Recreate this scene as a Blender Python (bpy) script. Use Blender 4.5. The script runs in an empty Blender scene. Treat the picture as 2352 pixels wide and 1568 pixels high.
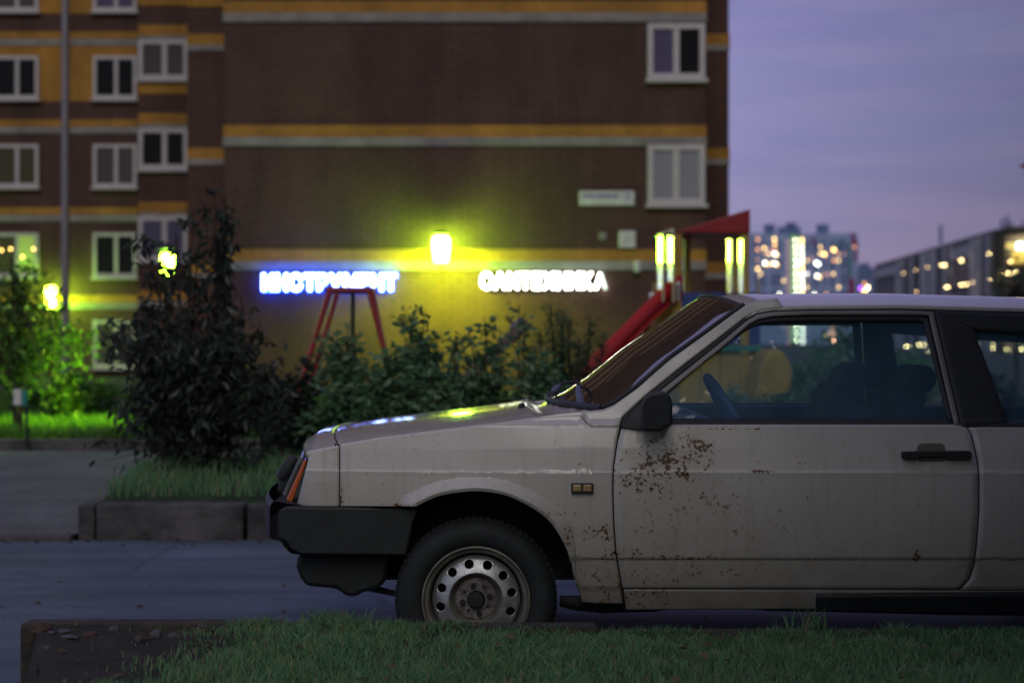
import bpy, bmesh, math, random
from mathutils import Vector, Matrix, noise
C = bpy.context.scene.collection
R = math.radians
random.seed(7)
FX, CU, CV, CAMH, D0 = 3905.0, 1176.0, 784.0, 1.143, 5.7   # survey of the photo: focal length in px, centre, eye height, car distance

def at(u, v, Y):
    """point of the place at distance Y that the survey saw at (u, v)"""
    return Vector(((u-CU)*Y/FX, Y, CAMH-(v-CV)*Y/FX))

# ------------------------------------------------------------------ materials
def nodes(name):
    m = bpy.data.materials.new(name); m.use_nodes = True
    nt = m.node_tree; b = nt.nodes['Principled BSDF']
    return m, nt, b
def L(nt, a, b): nt.links.new(a, b)
def N(nt, t, **kw):
    n = nt.nodes.new(t)
    for k, v in kw.items(): setattr(n, k, v)
    return n
def mixc(nt, fac, a, b, mode='MIX'):
    n = N(nt, 'ShaderNodeMix', data_type='RGBA', blend_type=mode)
    for sock, val in ((n.inputs[0], fac), (n.inputs[6], a), (n.inputs[7], b)):
        if hasattr(val, 'is_linked'): L(nt, val, sock)
        else: sock.default_value = val if not isinstance(val, tuple) else (*val[:3], 1)
    return n.outputs[2]
def math_(nt, op, a, b=0.0, c=None):
    n = N(nt, 'ShaderNodeMath', operation=op)
    for i, val in enumerate((a, b, c)):
        if val is None: continue
        if hasattr(val, 'is_linked'): L(nt, val, n.inputs[i])
        else: n.inputs[i].default_value = val
    return n.outputs[0]
def noise_(nt, vec, scale, detail=4, rough=.55):
    n = N(nt, 'ShaderNodeTexNoise'); n.inputs['Scale'].default_value = scale
    n.inputs['Detail'].default_value = detail; n.inputs['Roughness'].default_value = rough
    if vec is not None: L(nt, vec, n.inputs['Vector'])
    return n.outputs[0]
def ramp(nt, fac, *stops):
    n = N(nt, 'ShaderNodeValToRGB'); L(nt, fac, n.inputs[0])
    e = n.color_ramp.elements
    while len(e) < len(stops): e.new(.5)
    for i, (p, c) in enumerate(stops):
        e[i].position = p; e[i].color = (*c, 1) if isinstance(c, tuple) else (c, c, c, 1)
    return n.outputs[0]
def objco(nt): return N(nt, 'ShaderNodeTexCoord').outputs['Object']

def plain(name, col, rough=.6, metal=0, var=.25, scale=6, bump=0, spec=.5, coat=0):
    m, nt, b = nodes(name); co = objco(nt)
    n = noise_(nt, co, scale)
    f = ramp(nt, n, (.3, 1-var), (.7, 1+var*.4))
    L(nt, mixc(nt, 1.0, col, f, 'MULTIPLY'), b.inputs['Base Color'])
    b.inputs['Roughness'].default_value = rough; b.inputs['Metallic'].default_value = metal
    b.inputs['Specular IOR Level'].default_value = spec; b.inputs['Coat Weight'].default_value = coat
    if bump:
        bn = N(nt, 'ShaderNodeBump'); bn.inputs['Strength'].default_value = bump; bn.inputs['Distance'].default_value = .02
        L(nt, noise_(nt, co, scale*6, 6), bn.inputs['Height']); L(nt, bn.outputs[0], b.inputs['Normal'])
    return m
def emit(name, col, s, sample=True):
    m, nt, b = nodes(name)
    b.inputs['Base Color'].default_value = (*[min(1, c) for c in col], 1)
    b.inputs['Emission Color'].default_value = (*col, 1); b.inputs['Emission Strength'].default_value = s
    if not sample: m.cycles.emission_sampling = 'NONE'
    return m
def brick(name, c1, c2, mort, sc=1.0):
    m, nt, b = nodes(name); co = objco(nt)
    sep = N(nt, 'ShaderNodeSeparateXYZ'); L(nt, co, sep.inputs[0])
    cmb = N(nt, 'ShaderNodeCombineXYZ'); L(nt, math_(nt, 'ADD', sep.outputs[0], sep.outputs[1]), cmb.inputs[0]); L(nt, sep.outputs[2], cmb.inputs[1])
    t = N(nt, 'ShaderNodeTexBrick'); L(nt, cmb.outputs[0], t.inputs['Vector'])
    t.inputs['Color1'].default_value = (*c1, 1); t.inputs['Color2'].default_value = (*c2, 1); t.inputs['Mortar'].default_value = (*mort, 1)
    t.inputs['Scale'].default_value = sc; t.inputs['Brick Width'].default_value = .39; t.inputs['Row Height'].default_value = .125
    t.inputs['Mortar Size'].default_value = .018; t.inputs['Bias'].default_value = -.1
    mpw = N(nt, 'ShaderNodeMapping'); mpw.inputs['Scale'].default_value = (1, 1, .22); L(nt, co, mpw.inputs[0])
    f = mixc(nt, 1.0, ramp(nt, noise_(nt, mpw.outputs[0], .9, 6, .65), (.3, .62), (.7, 1.18)), ramp(nt, noise_(nt, co, .35, 3), (.3, .82), (.7, 1.12)), 'MULTIPLY')
    L(nt, mixc(nt, 1.0, t.outputs[0], f, 'MULTIPLY'), b.inputs['Base Color'])
    b.inputs['Roughness'].default_value = .85
    bn = N(nt, 'ShaderNodeBump'); bn.inputs['Strength'].default_value = .6; bn.inputs['Distance'].default_value = .01
    L(nt, t.outputs[1], bn.inputs['Height']); bn.invert = True; L(nt, bn.outputs[0], b.inputs['Normal'])
    return m
def leafmat(name, c1, c2, dry=None):
    m, nt, b = nodes(name); nt.nodes.remove(b)
    out = nt.nodes['Material Output']
    g = N(nt, 'ShaderNodeNewGeometry').outputs['Random Per Island']
    col = ramp(nt, g, (0, c1), (1, c2)) if dry is None else ramp(nt, g, (0, c1), (.86, c2), (.93, dry))
    d = N(nt, 'ShaderNodeBsdfDiffuse'); t = N(nt, 'ShaderNodeBsdfTranslucent'); gl = N(nt, 'ShaderNodeBsdfGlossy')
    L(nt, col, d.inputs[0]); L(nt, col, t.inputs[0]); gl.inputs['Roughness'].default_value = .4
    gl.inputs[0].default_value = (.5, .5, .5, 1)
    m1 = N(nt, 'ShaderNodeMixShader'); m1.inputs[0].default_value = .35
    L(nt, d.outputs[0], m1.inputs[1]); L(nt, t.outputs[0], m1.inputs[2])
    m2 = N(nt, 'ShaderNodeMixShader'); m2.inputs[0].default_value = .05
    L(nt, m1.outputs[0], m2.inputs[1]); L(nt, gl.outputs[0], m2.inputs[2])
    L(nt, m2.outputs[0], out.inputs[0])
    return m
def glass(name, tint=(.75, .8, .8), rough=.0, boost=1.0, dust_sheen=.0, dcol=(.32, .50, .62)):  # diffuse film on the glass; its colour can also hold painted reflections
    m, nt, b = nodes(name); nt.nodes.remove(b)
    out = nt.nodes['Material Output']
    tr = N(nt, 'ShaderNodeBsdfTransparent'); tr.inputs[0].default_value = (*tint, 1)
    gl = N(nt, 'ShaderNodeBsdfGlossy'); gl.inputs['Roughness'].default_value = rough
    fr = N(nt, 'ShaderNodeFresnel'); fr.inputs[0].default_value = 1.52
    mx = N(nt, 'ShaderNodeMixShader'); L(nt, math_(nt, 'MULTIPLY', fr.outputs[0], boost), mx.inputs[0])
    df = N(nt, 'ShaderNodeBsdfDiffuse'); df.inputs[0].default_value = (*dcol, 1)
    dm = N(nt, 'ShaderNodeMixShader')
    dn = noise_(nt, objco(nt), 2.2, 5, .6)
    L(nt, math_(nt, 'MULTIPLY', ramp(nt, dn, (.3, .4), (.75, 1.0)), dust_sheen), dm.inputs[0])
    L(nt, tr.outputs[0], dm.inputs[1]); L(nt, df.outputs[0], dm.inputs[2])
    L(nt, dm.outputs[0], mx.inputs[1]); L(nt, gl.outputs[0], mx.inputs[2]); L(nt, mx.outputs[0], out.inputs[0])
    return m

M = {}
M['plastic'] = plain('black_plastic', (.013, .017, .019), .5, var=.3, scale=9, bump=.05)
M['inner'] = plain('dark_underbody', (.022, .025, .026), .8, var=.3)
M['rubber'] = plain('tyre_rubber', (.015, .019, .021), .75, var=.35, scale=14, bump=.15)
M['seal'] = plain('rubber_seal', (.026, .029, .031), .55)
M['silver'] = plain('wheel_silver', (.60, .61, .64), .36, .7, var=.45, scale=22, bump=.12)
M['hub'] = plain('rusty_hub', (.25, .215, .21), .5, .4, var=.7, scale=45, bump=.4)
M['rim_edge'] = plain('dull_rim_edge', (.20, .19, .16), .5, .35, var=.5, scale=16)
M['darkmetal'] = plain('dark_metal', (.03, .03, .032), .45, .3)
M['chrome'] = plain('steel_tube', (.82, .82, .78), .22, .85, var=.1)
M['strip'] = plain('grey_frame_strip', (.25, .235, .225), .4, .2, var=.2)
M['orange'] = plain('orange_lens', (.62, .12, .015), .12, var=.2, coat=.6)
M['lens'] = glass('clear_lens', (.85, .9, .85), .05, 1.3, .25, (.55, .65, .56))
M['reflector'] = plain('lamp_reflector', (.62, .68, .60), .35, .45)
M['cloth'] = plain('seat_cloth', (.022, .021, .019), .95, var=.3, scale=40)
M['trim'] = plain('blue_grey_trim', (.07, .12, .32), .5, var=.2)
M['glass'] = glass('car_glass', (.84, .94, .95), .0, 1.25, .26, (.26, .50, .72))  # bluish reflected light painted into the film on the glass
M['windscreen'] = glass('windscreen_glass', (.45, .42, .38), .04, 2.4, .17, (.34, .24, .19))  # brown reflection of the building painted into the film colour
M['red'] = plain('red_plastic', (.30, .018, .024), .35, var=.15)
M['yellow'] = plain('yellow_paint', (.46, .29, .045), .45, var=.2)
M['blue'] = plain('blue_panel', (.03, .07, .30), .5, var=.2)
M['brown'] = brick('brown_brick', (.138, .066, .048), (.112, .056, .043), (.072, .041, .033))
M['ochre'] = brick('ochre_brick', (.60, .29, .045), (.53, .245, .035), (.40, .21, .05))
M['stone'] = plain('grey_render', (.33, .31, .29), .85, var=.35, scale=1.5)
M['pvc'] = plain('white_window_frame', (.62, .57, .58), .4, var=.12)
M['concrete'] = plain('kerb_concrete', (.10, .092, .095), .85, var=.75, scale=4, bump=.8)
M['oldkerb'] = plain('soiled_kerb', (.05, .045, .034), .95, var=.6, scale=9, bump=.6)
M['bark'] = plain('bark', (.05, .038, .028), .9, var=.4, scale=12, bump=.4)
M['pole'] = plain('galvanised_pole', (.30, .27, .29), .5, .4, var=.15, scale=2)
M['wire'] = plain('sign_white', (.75, .75, .74), .5)
M['letterblue'] = plain('plate_blue', (.18, .17, .40), .5)
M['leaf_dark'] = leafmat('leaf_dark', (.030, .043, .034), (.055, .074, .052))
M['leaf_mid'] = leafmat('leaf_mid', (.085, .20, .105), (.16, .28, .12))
M['leaf_bright'] = leafmat('leaf_bright', (.04, .11, .02), (.09, .17, .03))
M['leaf_pine'] = leafmat('leaf_pine', (.03, .085, .05), (.05, .12, .06))
M['grass'] = leafmat('grass_blade', (.09, .24, .115), (.19, .37, .155), (.34, .31, .16))
M['lawn_grass'] = leafmat('lawn_blade', (.05, .13, .02), (.09, .19, .03))

def dark_pane(name, c, rough=.06):
    m, nt, b = nodes(name); co = objco(nt)
    sep = N(nt, 'ShaderNodeSeparateXYZ'); L(nt, co, sep.inputs[0])
    w = N(nt, 'ShaderNodeTexWave'); w.inputs['Scale'].default_value = 3.2; w.inputs['Distortion'].default_value = 1.5; L(nt, co, w.inputs[0])
    L(nt, mixc(nt, 1.0, c, ramp(nt, w.outputs[1], (0, .75), (1, 1.1)), 'MULTIPLY'), b.inputs['Base Color'])
    b.inputs['Roughness'].default_value = rough; b.inputs['Specular IOR Level'].default_value = .22
    return m
M['pane_dark'] = dark_pane('window_dark', (.012, .012, .016))
M['pane_mauve'] = dark_pane('window_mauve_curtain', (.13, .11, .20))
M['pane_grey'] = dark_pane('window_grey_curtain', (.12, .095, .10))
M['pane_pale'] = dark_pane('window_pale_blind', (.36, .36, .40))
M['pane_olive'] = dark_pane('window_olive_curtain', (.10, .085, .05))
M['pane_lit'] = emit('window_dim_lit', (.40, .55, .12), .32)

def paint():
    m, nt, b = nodes('white_car_paint'); co = objco(nt)
    sep = N(nt, 'ShaderNodeSeparateXYZ'); L(nt, co, sep.inputs[0])
    X, Z = sep.outputs[0], sep.outputs[2]
    # broad clouding of old paint
    base = mixc(nt, ramp(nt, noise_(nt, co, 3.0, 4), (.35, 0.0), (.7, 1.0)), (.60, .562, .515), (.655, .62, .575))
    # dirt thrown up along the sills, with shade of the lower body painted in
    dirt_shade_n = noise_(nt, co, 9, 8, .7)
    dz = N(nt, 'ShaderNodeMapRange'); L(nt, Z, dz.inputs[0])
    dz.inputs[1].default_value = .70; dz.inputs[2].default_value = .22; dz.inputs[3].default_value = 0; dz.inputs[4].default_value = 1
    dirt = math_(nt, 'MULTIPLY', dz.outputs[0], math_(nt, 'ADD', .46, math_(nt, 'MULTIPLY', dirt_shade_n, .70)))
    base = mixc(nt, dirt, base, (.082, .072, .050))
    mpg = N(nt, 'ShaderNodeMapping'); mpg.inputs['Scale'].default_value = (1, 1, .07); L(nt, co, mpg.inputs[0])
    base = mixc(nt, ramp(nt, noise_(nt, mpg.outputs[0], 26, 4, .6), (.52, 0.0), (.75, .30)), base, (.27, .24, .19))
    # rust: several clusters, (x, z, rx, rz, density)
    total = None
    dist_ = N(nt, 'ShaderNodeTexNoise'); dist_.inputs['Scale'].default_value = 30; L(nt, co, dist_.inputs[0])
    blobs = [(1536, 1062, 95, 52, 1.0), (1565, 1076, 40, 26, 1.05), (1470, 1105, 55, 26, .95), (1590, 1030, 45, 35, .95), (1575, 1150, 130, 70, .50), (1600, 1230, 170, 70, .34),
             (1375, 1230, 36, 30, .74), (1440, 1272, 38, 14, 1.0), (1540, 1282, 150, 7, .95), (1550, 1325, 210, 40, .50), (1370, 1340, 60, 55, .62), (1430, 1095, 25, 20, .9), (1300, 1240, 16, 50, .85),
             (1748, 1083, 30, 4.5, 1.25), (1560, 1083, 32, 5, 1.25), (1650, 985.5, 36, 2.2, 1.2), (1735, 985.5, 22, 2.0, 1.2), (2105, 1276, 10, 16, 1.2), (780, 1150, 8, 40, 1.0), (912, 1161, 40, 5, 1.2), (1290, 1180, 60, 8, .7), (1700, 1240, 300, 60, .32), (1480, 1370, 60, 30, .9)]
    for u, v, ru, rv, dn in blobs:
        p = at(u, v, D0)
        px, pz, rx, rz = p.x-CARX, p.z, ru/685., rv/685.
        a = math_(nt, 'POWER', math_(nt, 'MULTIPLY', math_(nt, 'SUBTRACT', X, px), 1/rx), 2.0)
        c = math_(nt, 'POWER', math_(nt, 'MULTIPLY', math_(nt, 'SUBTRACT', Z, pz), 1/rz), 2.0)
        g = math_(nt, 'MULTIPLY', math_(nt, 'SUBTRACT', 1.0, math_(nt, 'MULTIPLY', math_(nt, 'ADD', a, c), .5)), dn)
        total = g if total is None else math_(nt, 'MAXIMUM', total, g)
    total = math_(nt, 'MAXIMUM', total, 0.0)
    n1 = noise_(nt, co, 84, 3, .6); n2 = noise_(nt, co, 21, 2, .5)
    val = math_(nt, 'ADD', math_(nt, 'MULTIPLY', n1, .75), math_(nt, 'MULTIPLY', n2, .38))
    val = math_(nt, 'ADD', val, math_(nt, 'MULTIPLY', total, .20))
    # only on the near side, where it shows
    near = math_(nt, 'LESS_THAN', sep.outputs[1], -.55)
    rust = math_(nt, 'MULTIPLY', ramp(nt, val, (.772, 0.0), (.805, 1.0)), near)
    stain = math_(nt, 'MULTIPLY', math_(nt, 'MULTIPLY', ramp(nt, val, (.66, 0.0), (.79, 1.0)), near), .38)
    rc = mixc(nt, noise_(nt, co, 90, 2), (.060, .026, .010), (.17, .072, .018))
    base = mixc(nt, stain, base, (.30, .17, .06))
    base = mixc(nt, rust, base, rc)
    L(nt, base, b.inputs['Base Color'])
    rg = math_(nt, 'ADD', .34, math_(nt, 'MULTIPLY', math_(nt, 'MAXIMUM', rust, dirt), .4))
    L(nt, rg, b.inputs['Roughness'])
    b.inputs['Coat Weight'].default_value = .9; b.inputs['Coat Roughness'].default_value = .085
    bn = N(nt, 'ShaderNodeBump'); bn.inputs['Strength'].default_value = .3; bn.inputs['Distance'].default_value = .005
    L(nt, math_(nt, 'ADD', math_(nt, 'MULTIPLY', noise_(nt, co, 5, 2), 1.2), math_(nt, 'MULTIPLY', rust, .6)), bn.inputs['Height'])
    L(nt, bn.outputs[0], b.inputs['Normal'])
    return m

# ------------------------------------------------------------------ object helpers
def tag(o, label=None, cat=None, group=None, kind=None):
    for k, v in (('label', label), ('category', cat), ('group', group), ('kind', kind)):
        if v: o[k] = v
    return o
def empty(name, loc, label, cat, group=None, rz=0):
    o = bpy.data.objects.new(name, None); C.objects.link(o)
    o.location = loc; o.rotation_euler = (0, 0, rz); o.empty_display_size = .2
    return tag(o, label, cat, group)

class MB:
    def __init__(s): s.v = []; s.f = []
    def add(s, vs, fs):
        b = len(s.v); s.v += [tuple(p) for p in vs]; s.f += [tuple(b+i for i in f) for f in fs]; return s
    def box(s, lo, hi):
        (x0, y0, z0), (x1, y1, z1) = lo, hi
        return s.add([(x0,y0,z0),(x1,y0,z0),(x1,y1,z0),(x0,y1,z0),(x0,y0,z1),(x1,y0,z1),(x1,y1,z1),(x0,y1,z1)],
                     [(0,3,2,1),(4,5,6,7),(0,1,5,4),(1,2,6,5),(2,3,7,6),(3,0,4,7)])
    def tube(s, pts, rad, n=10, cap=True):
        pts = [Vector(p) for p in pts]
        rads = rad if isinstance(rad, (list, tuple)) else [rad]*len(pts)
        rings = []; up = None
        for i, p in enumerate(pts):
            d = (pts[min(i+1, len(pts)-1)]-pts[max(i-1, 0)]).normalized()
            if up is None: up = d.orthogonal().normalized()
            up = (up-d*up.dot(d)); up = up.normalized() if up.length > 1e-6 else d.orthogonal().normalized()
            w = d.cross(up)
            rings.append([p+(up*math.cos(2*math.pi*k/n)+w*math.sin(2*math.pi*k/n))*rads[i] for k in range(n)])
        vs = [q for r in rings for q in r]; fs = []
        for i in range(len(pts)-1):
            for k in range(n): fs.append((i*n+k, i*n+(k+1)%n, (i+1)*n+(k+1)%n, (i+1)*n+k))
        if cap: fs += [tuple(reversed(range(n))), tuple(range((len(pts)-1)*n, len(pts)*n))]
        return s.add(vs, fs)
    def lathe(s, prof, c, axis='Y', n=48):
        """prof: (radius, offset along axis) pairs"""
        c = Vector(c); vs = []; fs = []
        for r, o in prof:
            for k in range(n):
                a = 2*math.pi*k/n
                q = {'Y': (r*math.cos(a), o, r*math.sin(a)), 'Z': (r*math.cos(a), r*math.sin(a), o), 'X': (o, r*math.cos(a), r*math.sin(a))}[axis]
                vs.append(c+Vector(q))
        for i in range(len(prof)-1):
            for k in range(n): fs.append((i*n+k, i*n+(k+1)%n, (i+1)*n+(k+1)%n, (i+1)*n+k))
        if prof[0][0] < 1e-4 or True: pass
        return s.add(vs, fs)
    def grid(s, rows):
        nr, nc = len(rows), len(rows[0])
        return s.add([p for r in rows for p in r], [(i*nc+j, i*nc+j+1, (i+1)*nc+j+1, (i+1)*nc+j) for i in range(nr-1) for j in range(nc-1)])
    def prism(s, poly, off):
        """poly: 3-D outline, off: extrusion vector"""
        n = len(poly); off = Vector(off)
        vs = [Vector(p) for p in poly]; vs += [p+off for p in vs]
        return s.add(vs, [tuple(range(n)), tuple(reversed(range(n, 2*n)))]+[(i, i+n, (i+1)%n+n, (i+1)%n) for i in range(n)])
    def build(s, name, mat, parent=None, smooth=0, bevel=0, solid=0, fix=True):
        o = parent_loc = None
        me = bpy.data.meshes.new(name)
        off = Vector((0, 0, 0)); q = parent
        while q is not None: off += Vector(q.location); q = q.parent
        me.from_pydata([tuple(Vector(p)-off) for p in s.v], [], s.f)
        if fix:
            bm = bmesh.new(); bm.from_mesh(me)
            bmesh.ops.recalc_face_normals(bm, faces=bm.faces)
            if smooth:
                for f in bm.faces: f.smooth = True
                a = R(smooth)
                for e in bm.edges:
                    if len(e.link_faces) == 2 and e.calc_face_angle(0) > a: e.smooth = False
            bm.to_mesh(me); bm.free()
        me.materials.append(mat)
        o = bpy.data.objects.new(name, me); C.objects.link(o); o.parent = parent
        if bevel:
            md = o.modifiers.new('bevel', 'BEVEL'); md.width = bevel; md.segments = 2; md.limit_method = 'ANGLE'
        if solid:
            md = o.modifiers.new('solid', 'SOLIDIFY'); md.thickness = abs(solid); md.offset = 0 if solid < 0 else -1
        return o
def origin_to_base(o):
    """moves a top-level mesh's origin to its base"""
    vs = o.data.vertices
    lo = [min(v.co[i] for v in vs) for i in range(3)]; hi = [max(v.co[i] for v in vs) for i in range(3)]
    c = Vector(((lo[0]+hi[0])/2, (lo[1]+hi[1])/2, lo[2]))
    o.data.transform(Matrix.Translation(-c)); o.location = o.location+c
    return o

# ------------------------------------------------------------------ render, camera, sky
sc = bpy.context.scene
sc.render.engine = 'CYCLES'
sc.cycles.use_denoising = True
sc.cycles.max_bounces = 7; sc.cycles.diffuse_bounces = 3; sc.cycles.glossy_bounces = 3; sc.cycles.transparent_max_bounces = 16
sc.cycles.sample_clamp_indirect = 6
sc.cycles.caustics_reflective = False; sc.cycles.caustics_refractive = False
sc.view_settings.view_transform = 'Standard'; sc.view_settings.look = 'None'
sc.view_settings.exposure = 0; sc.view_settings.gamma = 1
cd = bpy.data.cameras.new('camera'); cam = bpy.data.objects.new('camera', cd); C.objects.link(cam)
cam.location = (0, 0, CAMH); cam.rotation_euler = (R(90), 0, 0)
cd.sensor_width = 36; cd.lens = 36*FX/2352; cd.clip_start = .1; cd.clip_end = 6000
cd.dof.use_dof = True; cd.dof.focus_distance = 5.75; cd.dof.aperture_fstop = 2.5; cd.dof.aperture_blades = 0
sc.camera = cam

w = bpy.data.worlds.new('World'); sc.world = w; w.use_nodes = True
nt = w.node_tree; bg = nt.nodes['Background']
SUN_EL, SUN_AZ = 36, 177     # azimuth clockwise from +Y: behind the camera, to its left
sky = N(nt, 'ShaderNodeTexSky', sky_type='NISHITA'); sky.sun_disc = False
sky.sun_elevation = R(2); sky.sun_rotation = R(SUN_AZ); sky.air_density = 1.5; sky.dust_density = 2.5; sky.ozone_density = 4
tc = N(nt, 'ShaderNodeTexCoord').outputs['Generated']
sp = N(nt, 'ShaderNodeSeparateXYZ'); L(nt, tc, sp.inputs[0])
mp = N(nt, 'ShaderNodeMapping'); mp.inputs['Scale'].default_value = (1.0, 1.0, 4.5); L(nt, tc, mp.inputs[0])
cl = noise_(nt, mp.outputs[0], 3.4, 5, .55)
el = math_(nt, 'ADD', sp.outputs[2], math_(nt, 'MULTIPLY', math_(nt, 'SUBTRACT', cl, .5), .24))
grad = ramp(nt, el, (0.0, (.30, .25, .385)), (.07, (.285, .26, .445)), (.13, (.25, .245, .46)), (.21, (.22, .20, .43)), (.5, (.24, .22, .42)), (1.0, (.22, .20, .36)))
azf = N(nt, 'ShaderNodeMapRange'); L(nt, sp.outputs[0], azf.inputs[0])
azf.inputs[1].default_value = .10; azf.inputs[2].default_value = .31; azf.inputs[3].default_value = 1.08; azf.inputs[4].default_value = .60
grad = mixc(nt, 1.0, grad, azf.outputs[0], 'MULTIPLY')
mpc = N(nt, 'ShaderNodeMapping'); mpc.inputs['Scale'].default_value = (1.5, 1.5, 14); mpc.inputs['Rotation'].default_value = (0, .10, 0); L(nt, tc, mpc.inputs[0])
grad = mixc(nt, 1.0, grad, ramp(nt, noise_(nt, mpc.outputs[0], 3.2, 6, .6), (.32, (.86, .91, .97)), (.68, (1.14, 1.08, 1.04))), 'MULTIPLY')
backf = N(nt, 'ShaderNodeMapRange'); L(nt, sp.outputs[1], backf.inputs[0])
backf.inputs[1].default_value = .3; backf.inputs[2].default_value = -.9; backf.inputs[3].default_value = 0; backf.inputs[4].default_value = 1
sidef = N(nt, 'ShaderNodeMapRange'); L(nt, sp.outputs[0], sidef.inputs[0])
sidef.inputs[1].default_value = -.7; sidef.inputs[2].default_value = .6; sidef.inputs[3].default_value = 1.15; sidef.inputs[4].default_value = .10
grad = mixc(nt, backf.outputs[0], grad, mixc(nt, 1.0, (.205, .245, .275), sidef.outputs[0], 'MULTIPLY'))
tot = mixc(nt, 1.0, grad, mixc(nt, 1.0, sky.outputs[0], (.02, .02, .02), 'MULTIPLY'), 'ADD')
L(nt, tot, bg.inputs[0]); bg.inputs[1].default_value = 1.0
sl = bpy.data.lights.new('dusk_sun', 'SUN'); sl.energy = .68; sl.angle = R(34); sl.color = (1, .93, .86)
so = bpy.data.objects.new('dusk_sun', sl); C.objects.link(so)
d = Vector((math.sin(R(SUN_AZ))*math.cos(R(SUN_EL)), math.cos(R(SUN_AZ))*math.cos(R(SUN_EL)), math.sin(R(SUN_EL))))
so.rotation_euler = d.to_track_quat('Z', 'Y').to_euler(); so.location = d*30

# ------------------------------------------------------------------ ground
def asphalt():
    m, nt, b = nodes('asphalt'); co = objco(nt)
    big = ramp(nt, noise_(nt, co, .9, 5), (.3, .75), (.7, 1.2)); fine = ramp(nt, noise_(nt, co, 60, 3), (.3, .6), (.75, 1.3))
    mpn = N(nt, 'ShaderNodeMapping'); mpn.inputs['Scale'].default_value = (.35, 2.2, 1); mpn.inputs['Rotation'].default_value = (0, 0, -.25); L(nt, co, mpn.inputs[0])
    streak = ramp(nt, noise_(nt, mpn.outputs[0], 1.6, 6, .6), (.35, .78), (.62, 1.32))
    vor = N(nt, 'ShaderNodeTexVoronoi', feature='DISTANCE_TO_EDGE'); vor.inputs['Scale'].default_value = .55; L(nt, co, vor.inputs[0])
    wob = math_(nt, 'ADD', vor.outputs[0], math_(nt, 'MULTIPLY', noise_(nt, co, 6, 4), .05))
    crack = ramp(nt, wob, (.022, .68), (.034, 1.0))
    chips = ramp(nt, noise_(nt, co, 26, 2), (.70, 1.0), (.76, 2.1))
    c = mixc(nt, 1.0, mixc(nt, 1.0, (.088, .116, .160), big, 'MULTIPLY'), fine, 'MULTIPLY')
    for q in (streak, crack, chips): c = mixc(nt, 1.0, c, q, 'MULTIPLY')
    L(nt, c, b.inputs['Base Color']); b.inputs['Roughness'].default_value = .75
    bn = N(nt, 'ShaderNodeBump'); bn.inputs['Strength'].default_value = .5; bn.inputs['Distance'].default_value = .01
    L(nt, noise_(nt, co, 110, 3), bn.inputs['Height']); L(nt, bn.outputs[0], b.inputs['Normal']); return m
def soil():
    m, nt, b = nodes('bare_soil'); co = objco(nt)
    n = noise_(nt, co, 7, 8, .7)
    c = ramp(nt, n, (.3, (.022, .021, .015)), (.55, (.052, .047, .034)), (.75, (.10, .088, .064)))
    L(nt, c, b.inputs['Base Color']); b.inputs['Roughness'].default_value = .95
    bn = N(nt, 'ShaderNodeBump'); bn.inputs['Strength'].default_value = 1; bn.inputs['Distance'].default_value = .05
    L(nt, noise_(nt, co, 28, 8, .7), bn.inputs['Height']); L(nt, bn.outputs[0], b.inputs['Normal']); return m
def paving():
    m, nt, b = nodes('paving'); co = objco(nt)
    t = N(nt, 'ShaderNodeTexBrick'); L(nt, co, t.inputs['Vector'])
    t.inputs['Color1'].default_value = (.13, .13, .145, 1); t.inputs['Color2'].default_value = (.10, .10, .115, 1); t.inputs['Mortar'].default_value = (.06, .06, .065, 1)
    t.inputs['Scale'].default_value = 1; t.inputs['Brick Width'].default_value = .2; t.inputs['Row Height'].default_value = .1; t.inputs['Mortar Size'].default_value = .008
    L(nt, mixc(nt, 1.0, t.outputs[0], ramp(nt, noise_(nt, co, 1.2, 5), (.3, .7), (.7, 1.2)), 'MULTIPLY'), b.inputs['Base Color']); b.inputs['Roughness'].default_value = .8; return m
M['asphalt'], M['soil'], M['paving'] = asphalt(), soil(), paving()
M['terrain'] = plain('far_ground', (.045, .06, .035), .95, var=.4, scale=.3)
M['turf'] = plain('turf', (.025, .05, .018), .95, var=.5, scale=5, bump=.6)
M['play'] = plain('play_surface', (.13, .095, .10), .9, var=.3, scale=3)

KY = 5.5        # the near kerb's road side
def sheet(name, pts, z, mat, kind='structure', nx=1):
    mb = MB(); mb.add([(x, y, z) for x, y in pts], [tuple(range(len(pts)))])
    return tag(mb.build(name, mat), kind=kind)
sheet('ground', [(-2500, -300), (2500, -300), (2500, 3500), (-2500, 3500)], -.03, M['terrain'])
sheet('road', [(-60, -30), (60, -30), (60, 9.79), (-60, 9.79)], 0, M['asphalt'])
# near lawn bank: a soft uneven sheet, bare soil towards its left end
LZ = .262
def left_edge(y): return -1.57+(KY-y)*.29
def lawn_z(x, y):
    return LZ-.028-.036*min(1, max(0, x+1.0)/1.2)+.03*noise.noise(Vector((x*1.6, y*1.6, 3)))+.012*noise.noise(Vector((x*7, y*7, 1)))-.05*max(0, (KY-.2)-y)*.3
rows = []
ny, nx = 70, 150
for j in range(ny+1):
    y = KY-.06-(j/ny)**1.5*7.5
    x0 = left_edge(max(y, 2))+.03
    rows.append([(x0+(i/nx)**1.6*(9.5), y, lawn_z(x0+(i/nx)**1.6*9.5, y)) for i in range(nx+1)])
tag(MB().grid(rows).build('lawn', M['soil'], smooth=180), kind='structure')
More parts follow.
